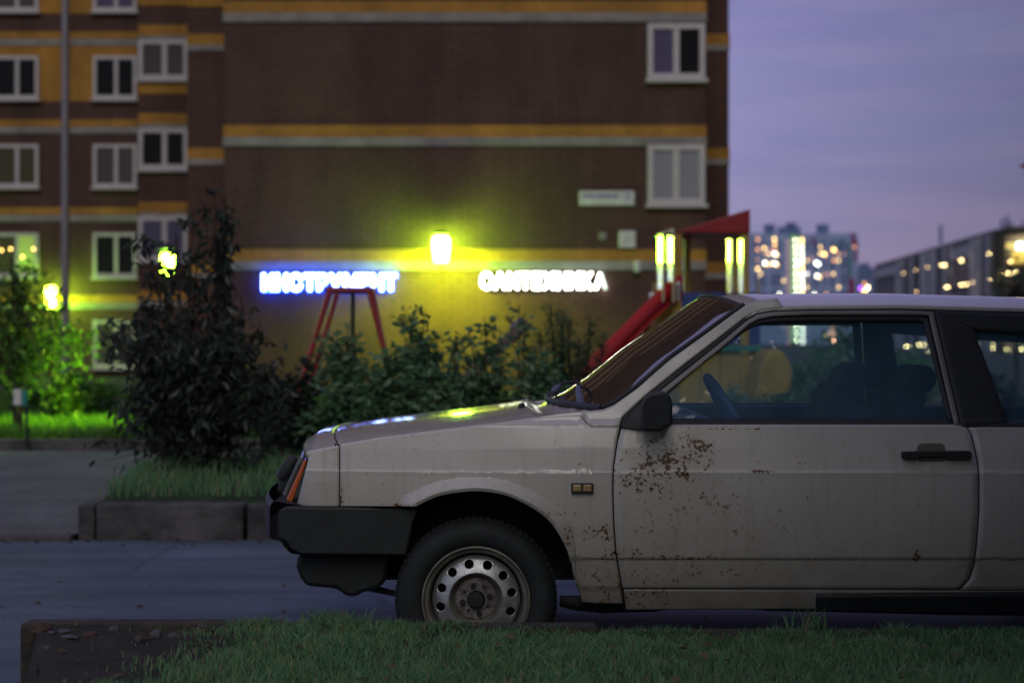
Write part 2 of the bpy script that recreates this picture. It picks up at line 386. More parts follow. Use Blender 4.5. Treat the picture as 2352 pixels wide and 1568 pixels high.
# kerb of the near lawn: stones with joints
mb = MB(); x = -1.57
for k in range(9):
    ln = [.85, 1.0][k > 0]
    dz = random.uniform(-.006, .004)
    mb.box((x+.006, KY-.10+random.uniform(-.004, .004), -.02), (x+ln-.006, KY, LZ+dz-.012-.032*min(1, max(0, x+1.2)/1.2))); x += ln
mb.build('kerb', M['oldkerb'], bevel=.012); tag(bpy.data.objects['kerb'], kind='structure')
mb = MB(); mb.grid([[Vector((left_edge(max(y, 2))+.032-f*.05+.012*noise.noise(Vector((y*9, f*3, 0))), y, lawn_z(left_edge(max(y, 2))+.03, y)*(1-f)-.01*f-.002)) for f in (0, .35, .7, 1)] for y in [KY-.02-k*.05 for k in range(80)]])
tag(mb.build('lawn_edge', M['soil'], smooth=180), kind='structure')

def blades(name, mat, pts, hmin, hmax, wid, lean=.5, seed=1):
    rg = random.Random(seed); vs = []; fs = []
    for (x, y, z, s) in pts:
        h = rg.uniform(hmin, hmax)*s; a = rg.uniform(0, 6.283); l = rg.uniform(.1, lean)*h; ww = wid*rg.uniform(.6, 1.2)
        dx, dy = math.cos(a)*l, math.sin(a)*l; b = rg.uniform(0, 6.283); wx, wy = math.cos(b)*ww, math.sin(b)*ww
        n = len(vs)
        vs += [(x-wx, y-wy, z-.01), (x+wx, y+wy, z-.01), (x+dx*.35+wx*.7, y+dy*.35+wy*.7, z+h*.55), (x+dx*.35-wx*.7, y+dy*.35-wy*.7, z+h*.55), (x+dx, y+dy, z+h)]
        fs += [(n, n+1, n+2, n+3), (n+3, n+2, n+4)]
    mb = MB(); mb.v = vs; mb.f = fs
    return tag(mb.build(name, mat, fix=False), kind='stuff')
rg = random.Random(3); pts = []
def grass_density(x, y):
    u = CU+x*FX/max(y, 1.0)
    s = min(1, max(0, (x+1.02+.22*noise.noise(Vector((x*3, y*4, 9)))+(KY-y)*.18)/.45))
    return s
while len(pts) < 66000:
    x = rg.uniform(-1.5, 2.3); y = KY-.02-rg.random()**1.15*1.7
    if x < left_edge(y)+.06: continue
    de = grass_density(x, y)
    clump = .55+.95*noise.noise(Vector((x*5, y*5, 2)))
    if rg.random() > max(.012, de)*(.5+.5*max(0, clump)): continue
    pts.append((x, min(y, KY-.08), lawn_z(x, y), (.45+.55*de)*(.75+.5*max(0, clump))))
for _ in range(260):   # the tuft by the front bumper and two more
    cx, cy = rg.choice([(-.60, KY-.06), (-.60, KY-.06), (-.52, KY-.06), (.95, KY-.07)])
    pts.append((cx+rg.gauss(0, .035), cy+rg.gauss(0, .02), LZ-.02, 1.3))
for _ in range(9000):  # the rest of the lawn, towards the photographer
    x, y = rg.uniform(-1, 7), rg.uniform(-1.8, 3.8)
    if x > left_edge(max(y, 2))+.4: pts.append((x, y, lawn_z(x, y), 1))
blades('grass', M['grass'], pts, .016, .046, .0022, 1.35)

# stones and scraps on the bare soil
def stone(u, v, size, mat, label, seed, grp='stones on the bare soil', flat=.55):
    rg = random.Random(seed)
    Y = FX*(CAMH-.235)/(v-CV); p = at(u, v, Y)
    bm = bmesh.new(); bmesh.ops.create_icosphere(bm, subdivisions=3, radius=size)
    for vv in bm.verts:
        k = 1+.38*noise.noise(vv.co*(1.3/size)+Vector((seed, 0, 0)))+.12*noise.noise(vv.co*(4/size)+Vector((seed, 5, 0)))
        vv.co = Vector((vv.co.x*k*rg.uniform(.98, 1.02), vv.co.y*k*.8, vv.co.z*k*flat))
    for f in bm.faces: f.smooth = True
    me = bpy.data.meshes.new('stone'); bm.to_mesh(me); bm.free(); me.materials.append(mat)
    o = bpy.data.objects.new('stone', me); C.objects.link(o); o.location = (p.x, p.y, lawn_z(p.x, p.y)+size*.18); o.rotation_euler = (0, 0, rg.uniform(0, 3))
    return tag(o, label, 'stone', grp)
M['brickbit'] = plain('broken_brick', (.085, .050, .042), .9, var=.4, scale=30, bump=.4)
M['palestone'] = plain('pale_stone', (.095, .10, .115), .8, var=.4, scale=30, bump=.4)
stone(92, 1450, .036, M['brickbit'], 'broken red brick lump in the bare soil corner by the kerb', 1)
stone(205, 1456, .022, M['brickbit'], 'small reddish stone between pale flat stones on soil', 2)
stone(146, 1452, .022, M['palestone'], 'pale flat stone just below the red brick lump', 3, flat=.3)
stone(160, 1463, .026, M['palestone'], 'larger pale flat stone lying in front of other scraps', 4, flat=.25)
stone(262, 1449, .017, M['palestone'], 'small pale round stone near the kerb on bare soil', 5)
stone(357, 1455, .022, M['palestone'], 'upright pale stone below the joint in the kerb', 6, flat=.9)
stone(398, 1453, .015, M['palestone'], 'tiny pale stone just right of the upright stone', 7)
stone(465, 1440, .026, M['concrete'], 'grey lump of concrete at the edge of the grass', 8)
stone(108, 1488, .012, M['palestone'], 'tiny pale chip alone on the open dark soil', 9)
stone(118, 1458, .016, M['palestone'], 'narrow pale chip at the foot of red brick lump', 10, flat=.35)

# fallen leaves and grit along the kerbs
M['litter'] = leafmat('fallen_leaf', (.06, .045, .025), (.20, .16, .09))
rg = random.Random(77); mb = MB()
for _ in range(420):
    r_ = rg.random()
    if r_ < .45: x, y, z = rg.uniform(-5.5, 4), 9.79-.02-abs(rg.gauss(0, .12)), .006
    elif r_ < .6: x, y, z = rg.uniform(-5, 4), rg.uniform(5.6, 9.7), .006
    else:
        x, y = rg.uniform(-1.4, 2.2), rg.uniform(4.2, 5.4)
        if x < left_edge(y)+.08: continue
        z = lawn_z(x, y)+.012+(.018 if x > -.6 else 0)
    a = rg.uniform(0, 6.28); l = rg.uniform(.008, .024); t = rg.uniform(-.4, .4)
    d1 = Vector((math.cos(a), math.sin(a), t))*l; d2 = Vector((-math.sin(a), math.cos(a), rg.uniform(-.3, .3)))*l*.55; c = Vector((x, y, z))
    mb.add([c-d1, c+d2, c+d1, c-d2+Vector((0, 0, l*.3))], [(0, 1, 2), (0, 2, 3)])
tag(mb.build('fallen_leaves', M['litter'], fix=False), kind='stuff')

# far side of the road: tall kerb, planted bed, pavement on the left
FY = 9.79
mb = MB(); x = at(216, 0, FY).x
for k in range(14):
    dy = random.uniform(-.008, .008); mb.box((x+.009, FY+dy, -.02), (x+.985*.87, FY+.15, .213+random.uniform(-.012, .004))); x += .87
tag(mb.build('kerb', M['concrete'], bevel=.015), kind='structure')
bx0 = at(216, 0, FY).x
mb = MB()
for k in range(3):
    mb.box((bx0-.10, FY+.02+k*1.0, -.02), (bx0-.002, FY+1.01+k*1.0, .205+random.uniform(-.005, .004)))
tag(mb.build('kerb', M['concrete'], bevel=.015), kind='structure')
mb = MB()
mb.box((-14, FY-.06, -.02), (bx0-.12, FY+.06, .035)); tag(mb.build('kerb', M['concrete'], bevel=.01), kind='structure')
sheet('pavement', [(-25, FY+.06), (bx0-.1, FY+.06), (bx0-.1, 17.4), (-25, 17.4)], .03, M['paving'])
def bed_z(x, y): return .20+.10*math.exp(-((y-11.2)/1.2)**2)+.03*noise.noise(Vector((x*1.3, y*1.3, 0)))
rows = [[(bx0+i*.25, FY+.14+j*.2, bed_z(bx0+i*.25, FY+.14+j*.2) if j else .19) for i in range(60)] for j in range(17)]
tag(MB().grid(rows).build('planting_bed', M['turf'], smooth=180), kind='structure')
pts = []
rg = random.Random(11)
for _ in range(20000):
    x, y = bx0+rg.random()**1.3*9, FY+.18+rg.random()*2.9
    pts.append((x, y, bed_z(x, y), .8+.5*noise.noise(Vector((x*2, y*2, 4)))))
blades('grass', M['grass'], pts, .05, .14, .004, .7, 5)
sheet('playground_surface', [(bx0-.1, 13.1), (30, 13.1), (30, 34), (bx0-.1, 34)], .05, M['play'])
mb = MB(); mb.box((-25, 17.4, -.02), (bx0-.11, 17.55, .14)); tag(mb.build('kerb', M['concrete'], bevel=.01), kind='structure')
sheet('lawn', [(-30, 17.55), (-2.2, 17.55), (-2.2, 40), (-30, 40)], .12, M['turf'])
pts = [(rg.uniform(-9.5, -2.3), 17.6+rg.random()**1.4*14, .12, 1) for _ in range(26000)]
blades('grass', M['lawn_grass'], pts, .06, .16, .009, .8, 6)

# ------------------------------------------------------------------ plants
def leaf_mesh(pts, size, droop, seed, aspect=.42):
    rg = random.Random(seed); vs = []; fs = []
    for p, s in pts:
        d = Vector((rg.gauss(0, 1), rg.gauss(0, 1), rg.gauss(0, .6)-droop)).normalized()
        sd = d.cross(Vector((rg.gauss(0, 1), rg.gauss(0, 1), rg.gauss(0, 1)))).normalized()
        up = d.cross(sd)
        l = size*s*rg.uniform(.6, 1.25); ww = l*aspect
        n = len(vs)
        vs += [p, p+d*l*.45+sd*ww*.5+up*l*.06, p+d*l, p+d*l*.45-sd*ww*.5+up*l*.06]
        fs += [(n, n+1, n+2), (n, n+2, n+3)]
    mb = MB(); mb.v = vs; mb.f = fs
    return mb
def shrub(name, label, cat, base, h, wx, stems, twigs, leaves, size, mat, seed, group=None, droop=.3, wy=None, start=.15, spread=.13, lean=(0, 0), aspect=.42, top=.55, pw=.8):
    """stems from one base, twigs along each stem, leaves along each twig"""
    rg = random.Random(seed); wy = wy or wx
    r = empty(name, base, label, cat, group)
    base = Vector(base); tb = MB(); lp = []
    for s in range(stems):
        a = rg.uniform(0, 6.283); rr = rg.random()**pw
        tip = base+Vector((math.cos(a)*rr*wx+lean[0], math.sin(a)*rr*wy+lean[1], h*rg.uniform(top, 1)*(1-.25*rr)))
        mid = base.lerp(tip, .5)+Vector((-math.cos(a)*rr*wx*.22, -math.sin(a)*rr*wy*.22, h*.06))
        P = [base.lerp(mid, t/3)*(1-t/6)+mid.lerp(tip, t/6)*(t/6) if False else (base*(1-t/6)**2+mid*2*(t/6)*(1-t/6)+tip*(t/6)**2) for t in range(7)]
        r0 = .008+.006*h
        tb.tube(P, [r0*(1-.8*i/6) for i in range(7)], 5, False)
        for k in range(twigs):
            t = start+(1-start)*rg.random()**.8
            q = base*(1-t)**2+mid*2*t*(1-t)+tip*t*t
            e = q+Vector((rg.gauss(0, 1), rg.gauss(0, 1), rg.gauss(.35, .6)))*(spread*h*(1.15-t*.75))
            tb.tube([q, e], [r0*.35, r0*.15], 3, False)
            for j in range(leaves):
                f = rg.uniform(.1, 1.1)
                lp.append((q.lerp(e, f)+Vector((rg.gauss(0, 1), rg.gauss(0, 1), rg.gauss(0, 1)))*size*.35, 1.0))
    tb.build('stem', M['bark'], r, fix=False)
    leaf_mesh(lp, size, droop, seed+1, aspect).build('foliage', M[mat], r, fix=False)
    return r
def tree(name, label, base, h, trunk_h, rx, rz, limbs, twigs, leaves, size, mat, seed, group=None, ry=None, droop=.3):
    rg = random.Random(seed); ry = ry or rx
    r = empty(name, base, label, 'tree', group); base = Vector(base); tb = MB(); lp = []
    top = base+Vector((rg.uniform(-.2, .2), 0, h*.9)); r0 = .018*h+.02
    tb.tube([base.lerp(top, i/6)+Vector((rg.uniform(-.04, .04), 0, 0))*(i > 0) for i in range(7)], [r0*(1-.8*i/6) for i in range(7)], 7, False)
    cz = base.z+trunk_h+rz
    for s in range(limbs):
        t = rg.uniform(trunk_h/h*.8, .9); q = base.lerp(top, t)
        a = rg.uniform(0, 6.283); rr = rg.random()**.5; zz = rg.uniform(-1, 1); kk = math.sqrt(max(0, 1-zz*zz))
        e = Vector((base.x+math.cos(a)*rr*rx*kk*1.1, base.y+math.sin(a)*rr*ry*kk*1.1, cz+zz*rz))
        tb.tube([q, q.lerp(e, .5)+Vector((0, 0, .05*h)), e], [r0*.35, r0*.22, r0*.08], 4, False)
        for k in range(twigs):
            c = q.lerp(e, rg.uniform(.45, 1.05))+Vector((rg.gauss(0, 1), rg.gauss(0, 1), rg.gauss(0, .8)))*(.11*rx+.05)
            for j in range(leaves):
                lp.append((c+Vector((rg.gauss(0, 1), rg.gauss(0, 1), rg.gauss(0, 1)))*size*1.1, 1.0))
    tb.build('trunk', M['bark'], r, fix=False)
    leaf_mesh(lp, size, droop, seed+1, .5).build('crown', M[mat], r, fix=False)
    return r

# big dark bush on the bed
p = at(440, 1085, 11.2)
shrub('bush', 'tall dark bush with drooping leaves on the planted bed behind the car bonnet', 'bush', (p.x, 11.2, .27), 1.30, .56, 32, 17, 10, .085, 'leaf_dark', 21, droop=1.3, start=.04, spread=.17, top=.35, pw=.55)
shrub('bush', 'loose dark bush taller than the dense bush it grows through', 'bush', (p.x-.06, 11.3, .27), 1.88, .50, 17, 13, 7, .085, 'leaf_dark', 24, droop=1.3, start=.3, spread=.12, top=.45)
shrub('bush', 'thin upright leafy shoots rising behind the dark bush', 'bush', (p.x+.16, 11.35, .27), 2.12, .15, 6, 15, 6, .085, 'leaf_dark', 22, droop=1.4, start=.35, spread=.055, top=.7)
mids = [  # u of centre, v of top, Y, half width px, stems, mat, seed, label
    (790, 800, 12.2, 85, 24, 'leaf_mid', 31, 'rounded green shrub in front of the red swing legs'),
    (960, 745, 12.0, 62, 16, 'leaf_mid', 32, 'open leafy shrub standing before the brightest patch of wall'),
    (1120, 775, 12.4, 95, 20, 'leaf_mid', 34, 'wide green shrub above the rear edge of the bonnet'),
    (880, 850, 11.4, 95, 24, 'leaf_mid', 35, 'low dark green shrub close behind the middle of the bonnet'),
    (1010, 860, 11.3, 85, 20, 'leaf_mid', 36, 'low green shrub close behind the bright part of the bonnet'),
    (700, 880, 12.4, 80, 18, 'leaf_dark', 38, 'low dark shrub between the big bush and the swing'),
    (1240, 850, 11.6, 80, 20, 'leaf_mid', 39, 'low green shrub just left of the windscreen foot'),
    (640, 830, 13.0, 70, 12, 'leaf_dark', 44, 'sparse dark shrub right beside the big dark bush')]
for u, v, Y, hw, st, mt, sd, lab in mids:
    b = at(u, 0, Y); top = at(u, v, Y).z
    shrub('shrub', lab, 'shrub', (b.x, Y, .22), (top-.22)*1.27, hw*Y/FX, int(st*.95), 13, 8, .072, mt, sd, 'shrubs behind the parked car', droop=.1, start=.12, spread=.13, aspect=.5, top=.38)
b = at(1045, 0, 12.1); top = at(1045, 640, 12.1).z
shrub('sapling', 'thin leafy sapling in front of the lamp-lit wall', 'sapling', (b.x, 12.1, .2), top-.2, .09, 3, 16, 3, .062, 'leaf_mid', 51, 'saplings behind the parked car', start=.3, spread=.05, top=.8, aspect=.5)
b = at(1190, 0, 12.3); top = at(1190, 660, 12.3).z
shrub('sapling', 'slender sapling below the white lit sign', 'sapling', (b.x, 12.3, .2), top-.2, .10, 3, 15, 3, .062, 'leaf_mid', 52, 'saplings behind the parked car', start=.3, spread=.055, top=.75, aspect=.5)
# mountain pine: upright fingers of needles
b = at(1305, 0, 12.6)
pine = empty('pine_shrub', (b.x, 12.6, .2), 'dark mountain pine with upright candle shoots beside the red slide', 'pine')
rg = random.Random(60); tb = MB(); lp = []
for u, v, dy in [(1265, 700, 0), (1292, 715, .2), (1308, 735, -.1), (1356, 735, 0), (1385, 770, .1), (1240, 770, .1), (1330, 780, -.2), (1215, 800, 0), (1285, 790, .2), (1340, 830, 0), (1260, 840, -.2), (1225, 850, .1), (1310, 850, .1), (1370, 840, -.1)]:
    tip = at(u, v, 12.6+dy); bs = Vector((b.x+(tip.x-b.x)*.2, 12.6, .25)); md = Vector((b.x+(tip.x-b.x)*.9, 12.6+dy, tip.z-.42))
    P = [bs*(1-t/6)**2+md*2*(t/6)*(1-t/6)+tip*(t/6)**2 for t in range(7)]
    tb.tube(P, [.016*(1-.7*i/6) for i in range(7)], 5, False)
    for k in range(330):
        t = .25+.75*rg.random(); q = bs*(1-t)**2+md*2*t*(1-t)+tip*t*t
        lp.append((q+Vector((rg.gauss(0, 1), rg.gauss(0, 1), rg.gauss(0, 1)))*.018, 1))
tb.build('trunk', M['bark'], pine, fix=False)
leaf_mesh(lp, .075, -.5, 61, .12).build('needles', M['leaf_pine'], pine, fix=False)
# lit tree and bushes on the left lawn
tree('tree', 'lamp-lit young tree with hanging branches at the edge of the left lawn', at(45, 0, 19.5)*1.0+Vector((0, 0, -CAMH-CV*0+.12-at(45, 0, 19.5).z+CAMH)), 2.2, .35, .75, .70, 46, 8, 7, .085, 'leaf_bright', 71, droop=1.2)
for u, v, Y, hw, sd, lab in [(150, 858, 22, 60, 72, 'lamp-lit low bush behind the small sign on the lawn'), (225, 880, 23, 55, 73, 'lamp-lit bush closest to the big dark bush on the lawn'), (60, 890, 24, 70, 74, 'dim bush at the back of the lawn under the young tree')]:
    b = at(u, 0, Y); top = at(u, v, Y).z
    shrub('bush', lab, 'bush', (b.x, Y, .12), (top-.12)*1.15, hw*Y/FX, 26, 12, 7, .085, 'leaf_bright', sd, 'bushes on the left lawn', start=.05, top=.5)
# trees beyond the car, seen through its windows and over its roof
for u, v, Y, hw, sd, lab in [(1950, 775, 24, 40, 81, 'dense dark green tree seen through the middle of the door window'), (2080, 838, 30, 70, 82, 'green tree seen through the back of the door window'), (2338, 622, 26, 26, 83, 'thin dark tree before the lit grey block at the frame edge'), (2265, 925, 22, 50, 84, 'low dark tree seen at the foot of the rear side window'), (1885, 855, 20, 40, 85, 'small leafy tree beside the yellow play tunnel')]:
    b = at(u, 0, Y); top = at(u, v, Y).z; hh = top-.05
    tree('tree', lab, (b.x, Y, .05), hh, hh*(.62 if sd == 83 else .16), hw*Y/FX, hh*(.19 if sd == 83 else .42), 26 if sd == 83 else 60, 6 if sd == 83 else 9, 7, .13 if sd != 83 else .09, 'leaf_mid' if sd not in (83, 84) else 'leaf_dark', sd, 'trees beyond the car')
# tall unseen bush on the near lawn, added only to shade the rear of the car
shrub('bush', 'large dense unseen bush added on the near lawn to shade the car', 'bush', (3.2, 4.2, .2), 3.6, 1.05, 120, 20, 9, .2, 'leaf_dark', 91, wy=1.1, droop=.5, start=.05, spread=.12, aspect=.6)

tree('tree', 'broad unseen tree added on the near lawn to shade the rear of the car', (2.75, 2.2, .15), 5.2, 1.9, 1.95, 1.35, 170, 12, 9, .23, 'leaf_dark', 93, ry=2.3, droop=.5)  # unseen crown added to darken the car towards its rear
# ------------------------------------------------------------------ apartment buildings
def zr(v, Y): return CAMH-(v-CV)*Y/FX
def xr(u, Y): return (u-CU)*Y/FX
def window_part(parent, x0, x1, z0, z1, Y, pane, mull=.5, fr=.075, sill=True, depth=.10, pane2=None):
    """white frame with one mullion, panes behind, projecting sill; front of the frame at Y"""
    mb = MB(); xm = x0+(x1-x0)*mull
    mb.box((x0, Y, z0), (x0+fr, Y+depth, z1)); mb.box((x1-fr, Y, z0), (x1, Y+depth, z1))
    mb.box((x0+fr, Y+.004, z0), (x1-fr, Y+depth, z0+fr)); mb.box((x0+fr, Y+.004, z1-fr), (x1-fr, Y+depth, z1))
    mb.box((xm-fr*.55, Y+.008, z0+fr), (xm+fr*.55, Y+depth, z1-fr))
    o = mb.build('window', M['pvc'], parent)
    p = MB(); p.box((x0+fr*.8, Y+depth*.55, z0+fr*.8), (xm-fr*.4, Y+depth*.8, z1-fr*.8)); p.build('pane', M[pane], o)
    p = MB(); p.box((xm+fr*.4, Y+depth*.55, z0+fr*.8), (x1-fr*.8, Y+depth*.8, z1-fr*.8)); p.build('pane', M[pane2 or pane], o)
    if sill:
        s = MB(); s.box((x0-.04, Y-.10, z0-.09), (x1+.06, Y+depth, z0-.004)); s.build('sill', M['pvc'], o)
    return o
def band(parent, u0, u1, v0, v1, Y, mat, name, proud=.03, ext0=0, ext1=0):
    mb = MB(); mb.box((xr(u0, Y)-ext0, Y-proud, zr(v1, Y)), (xr(u1, Y)+ext1, Y+.02, zr(v0, Y)))
    mb.build(name, M[mat], parent)
YM, YS, YL, YB = 39.8, 43.2, 56.6, 55.8
TOP = 33.0
main = empty('apartment_building', (xr(1065, YM), YM+4, 0), 'brown brick apartment block with ochre bands, its blank end wall carrying lit shop signs', 'building')
mb = MB(); mb.box((xr(515, YM), YM, 0), (xr(1620, YM), YM+12, TOP)); mb.build('wall', M['brown'], main)
mb = MB(); mb.box((xr(430, YS), YS, 0), (xr(515, YM)-.01, YM+11.9, TOP-.05)); mb.build('wall', M['brown'], main)
mb = MB(); mb.box((xr(1620, YM)+.01, YS, 0), (xr(1674, YS), YM+11.9, TOP-.05)); mb.build('wall', M['brown'], main)
for k in range(-2, 3):
    dv = k*284.5
    if k <= 1 or k == 2:
        v0 = 4+dv
        if v0 > 620: continue
        band(main, 515, 1620, v0, v0+26.5, YM, 'ochre', 'brick_band', .03, .02, .02)
        band(main, 515, 1620, v0+26.6, v0+47, YM, 'stone', 'stone_band', .05, .03, .03)
for k in range(-2, 4):
    v0 = 79+(k)*261.5
    if v0 > 640: continue
    for ua, ub in ((430, 514), (1620.5, 1674)):
        e = YM*(xr(515, YM)-.012)/YM
        x0 = xr(430, YS) if ua == 430 else xr(1620, YM)+.012; x1 = xr(515, YM)-.012 if ua == 430 else xr(1674, YS)
        for va, vb, mt, nm, pr in ((v0, v0+25, 'ochre', 'brick_band', .03), (v0+25.1, v0+39, 'stone', 'stone_band', .05)):
            mb = MB(); mb.box((x0, YS-pr, zr(vb, YS)), (x1+(.02 if ua > 1000 else 0), YS+.02, zr(va, YS))); mb.build(nm, M[mt], main)
band(main, 430, 514, -6, 17, YS, 'ochre', 'brick_band')
for v0, v1, pn, p2 in ((55, 187, 'pane_mauve', 'pane_dark'), (333, 474, 'pane_pale', 'pane_pale'), (-230, -98, 'pane_dark', 'pane_grey')):
    window_part(main, xr(1487, YM), xr(1619, YM), zr(v1, YM)+.05, zr(v0, YM), YM-.07, pn, .5, .13, pane2=p2)
# small boxes, camera on the facade
mb = MB(); mb.box((xr(1421, YM), YM-.14, zr(570, YM)), (xr(1459, YM), YM-.01, zr(531, YM)))
eb = tag(origin_to_base(mb.build('junction_box', M['wire'], bevel=.02)), 'white square junction box on the brown wall above the ochre band', 'box')
mb = MB(); mb.box((xr(1376, YM), YM-.08, zr(551, YM)), (xr(1393, YM), YM-.01, zr(534, YM)))
tag(origin_to_base(mb.build('junction_box', M['stone'], bevel=.02)), 'tiny grey box on the wall left of the white junction box', 'box')
cr = empty('security_camera', (xr(1463, YM), YM-.06, zr(625, YM)), 'small white security camera on the grey stone band', 'camera')
mb = MB(); mb.lathe([(.001, .0), (.075, .0), (.085, .08), (.085, .22), (.05, .26), (.001, .26)], (xr(1463, YM), YM-.16, zr(625, YM)), 'Z', 16); mb.build('housing', M['wire'], cr, smooth=40)
mb = MB(); mb.lathe([(.001, -.07), (.04, -.06), (.06, -.01), (.001, 0)], (xr(1463, YM), YM-.16, zr(625, YM)), 'Z', 16); mb.build('lens_dome', M['plastic'], cr, smooth=40)
# street name plate: a row of small blue marks that the photo shows only as a blur, and the figure 7
pl = empty('street_sign', (xr(1393, YM), YM-.05, zr(472, YM)), 'white street name plate with faint blue lettering on brown wall', 'sign')
mb = MB(); mb.box((xr(1330, YM), YM-.06, zr(472, YM)), (xr(1457, YM), YM-.01, zr(439, YM))); mb.build('plate', M['wire'], pl, bevel=.015)
mb = MB(); rg = random.Random(4); x = xr(1337, YM)
while x < xr(1418, YM):
    wd = rg.uniform(.025, .05); mb.box((x, YM-.068, zr(455, YM)), (x+wd, YM-.0602, zr(455, YM)+rg.uniform(.07, .10))); x += wd+.018
mb.build('lettering', M['letterblue'], pl)
mb = MB(); x, z = xr(1440, YM), zr(463, YM)
mb.box((x-.04, YM-.068, z+.15), (x+.07, YM-.0602, z+.18)); mb.prism([(x+.045, YM-.068, z+.15), (x+.07, YM-.068, z+.15), (x+.02, YM-.068, z), (x-.005, YM-.068, z)], (0, .0075, 0))
mb.build('house_number', M['letterblue'], pl)

left = empty('apartment_building', (xr(200, YL), YL+3, 0), 'left wing of flats with white windows, orange wall panels and a projecting bay', 'building')
xa, xb = xr(-420, YL), xr(317, YB)
mb = MB(); mb.box((xa, YL, 0), (xb-.01, YL+10, 33)); mb.build('wall', M['brown'], left)
mb = MB(); mb.box((xb, YB, 0), (xr(470, YB), YL+9.9, 32.9)); mb.build('bay', M['brown'], left)
for k in range(-3, 4):       # ochre panels between the windows on the upper floors, bands lower down
    v0 = 275+k*201.5
    if k <= -1:
        band(left, -420, 316.5, v0-200+159, v0-1+1-42+0, YL, 'ochre', 'wall_panel', .02) if False else None
    band(left, -420, 316.5, v0, v0+17, YL, 'ochre', 'brick_band', .03)
    band(left, -420, 316.5, v0+17.1, v0+32, YL, 'stone', 'stone_band', .04)
for k in (-2, -1):
    v0 = 275+k*201.5+32.2; band(left, -420, 316.5, v0, v0+127, YL, 'ochre', 'wall_panel', .015)
for k in range(-3, 2):
    v0 = 261+k*203
    band(left, 317, 431, v0, v0+25, YB, 'ochre', 'brick_band', .03, -.02)
    band(left, 317, 431, v0+25.1, v0+33, YB, 'stone', 'stone_band', .04, -.02)
    if k <= -1: band(left, 317, 431, v0+133, v0+158, YB, 'ochre', 'brick_band', .03, -.02)
band(left, 317, 431, 667, 690, YB, 'ochre', 'brick_band', .03, -.02); band(left, 317, 431, 690.1, 705, YB, 'stone', 'stone_band', .04, -.02)
rg = random.Random(8)
for r_, (v0, v1) in enumerate([(-274, -170), (-72, 31), (130, 232), (332, 434), (535, 640), (735, 847)]):
    for c_, (u0, u1, ml) in enumerate([(-235, -135, .5), (-12, 90, .52), (215, 315, .53)]):
        pn, p2 = {(2, 1): ('pane_dark', 'pane_dark'), (1, 2): ('pane_mauve', 'pane_mauve'), (1, 1): ('pane_grey', 'pane_grey'), (2, 2): ('pane_dark', 'pane_dark'), (3, 1): ('pane_olive', 'pane_olive'), (3, 2): ('pane_grey', 'pane_grey'),
              (4, 1): ('pane_olive', 'pane_lit'), (4, 2): ('pane_dark', 'pane_dark'), (5, 2): ('pane_grey', 'pane_grey')}.get((r_, c_), ('pane_dark', 'pane_grey'))
        if r_ == 5 and c_ == 1: continue
        window_part(left, xr(u0, YL), xr(u1, YL), zr(v1, YL)+.06, zr(v0, YL), YL-.11, pn, ml, .115, pane2=p2)
for v0, v1, pn in ((-110, -14, 'pane_dark'), (92, 187, 'pane_grey'), (295, 393, 'pane_dark'), (497, 602, 'pane_mauve')):
    window_part(left, xr(318, YB), xr(432, YB), zr(v1, YB)+.06, zr(v0, YB), YB-.06, pn, .53, .15)
# warm lamps hanging inside the lit window and curtained one
M['bulb'] = emit('warm_bulb', (1, .62, .16), 9)
for u, v in ((25, 572), (52, 590), (78, 572), (4, 575), (249, 408), (281, 414), (295, 404)):
    mb = MB(); c = at(u, v, YL-.03); s = .05 if v > 500 else .026
    mb.lathe([(.001, -s), (s*.8, -s*.5), (s, 0), (s*.7, s*.7), (.001, s)], c, 'Z', 10); mb.build('lamp', M['bulb'], left)

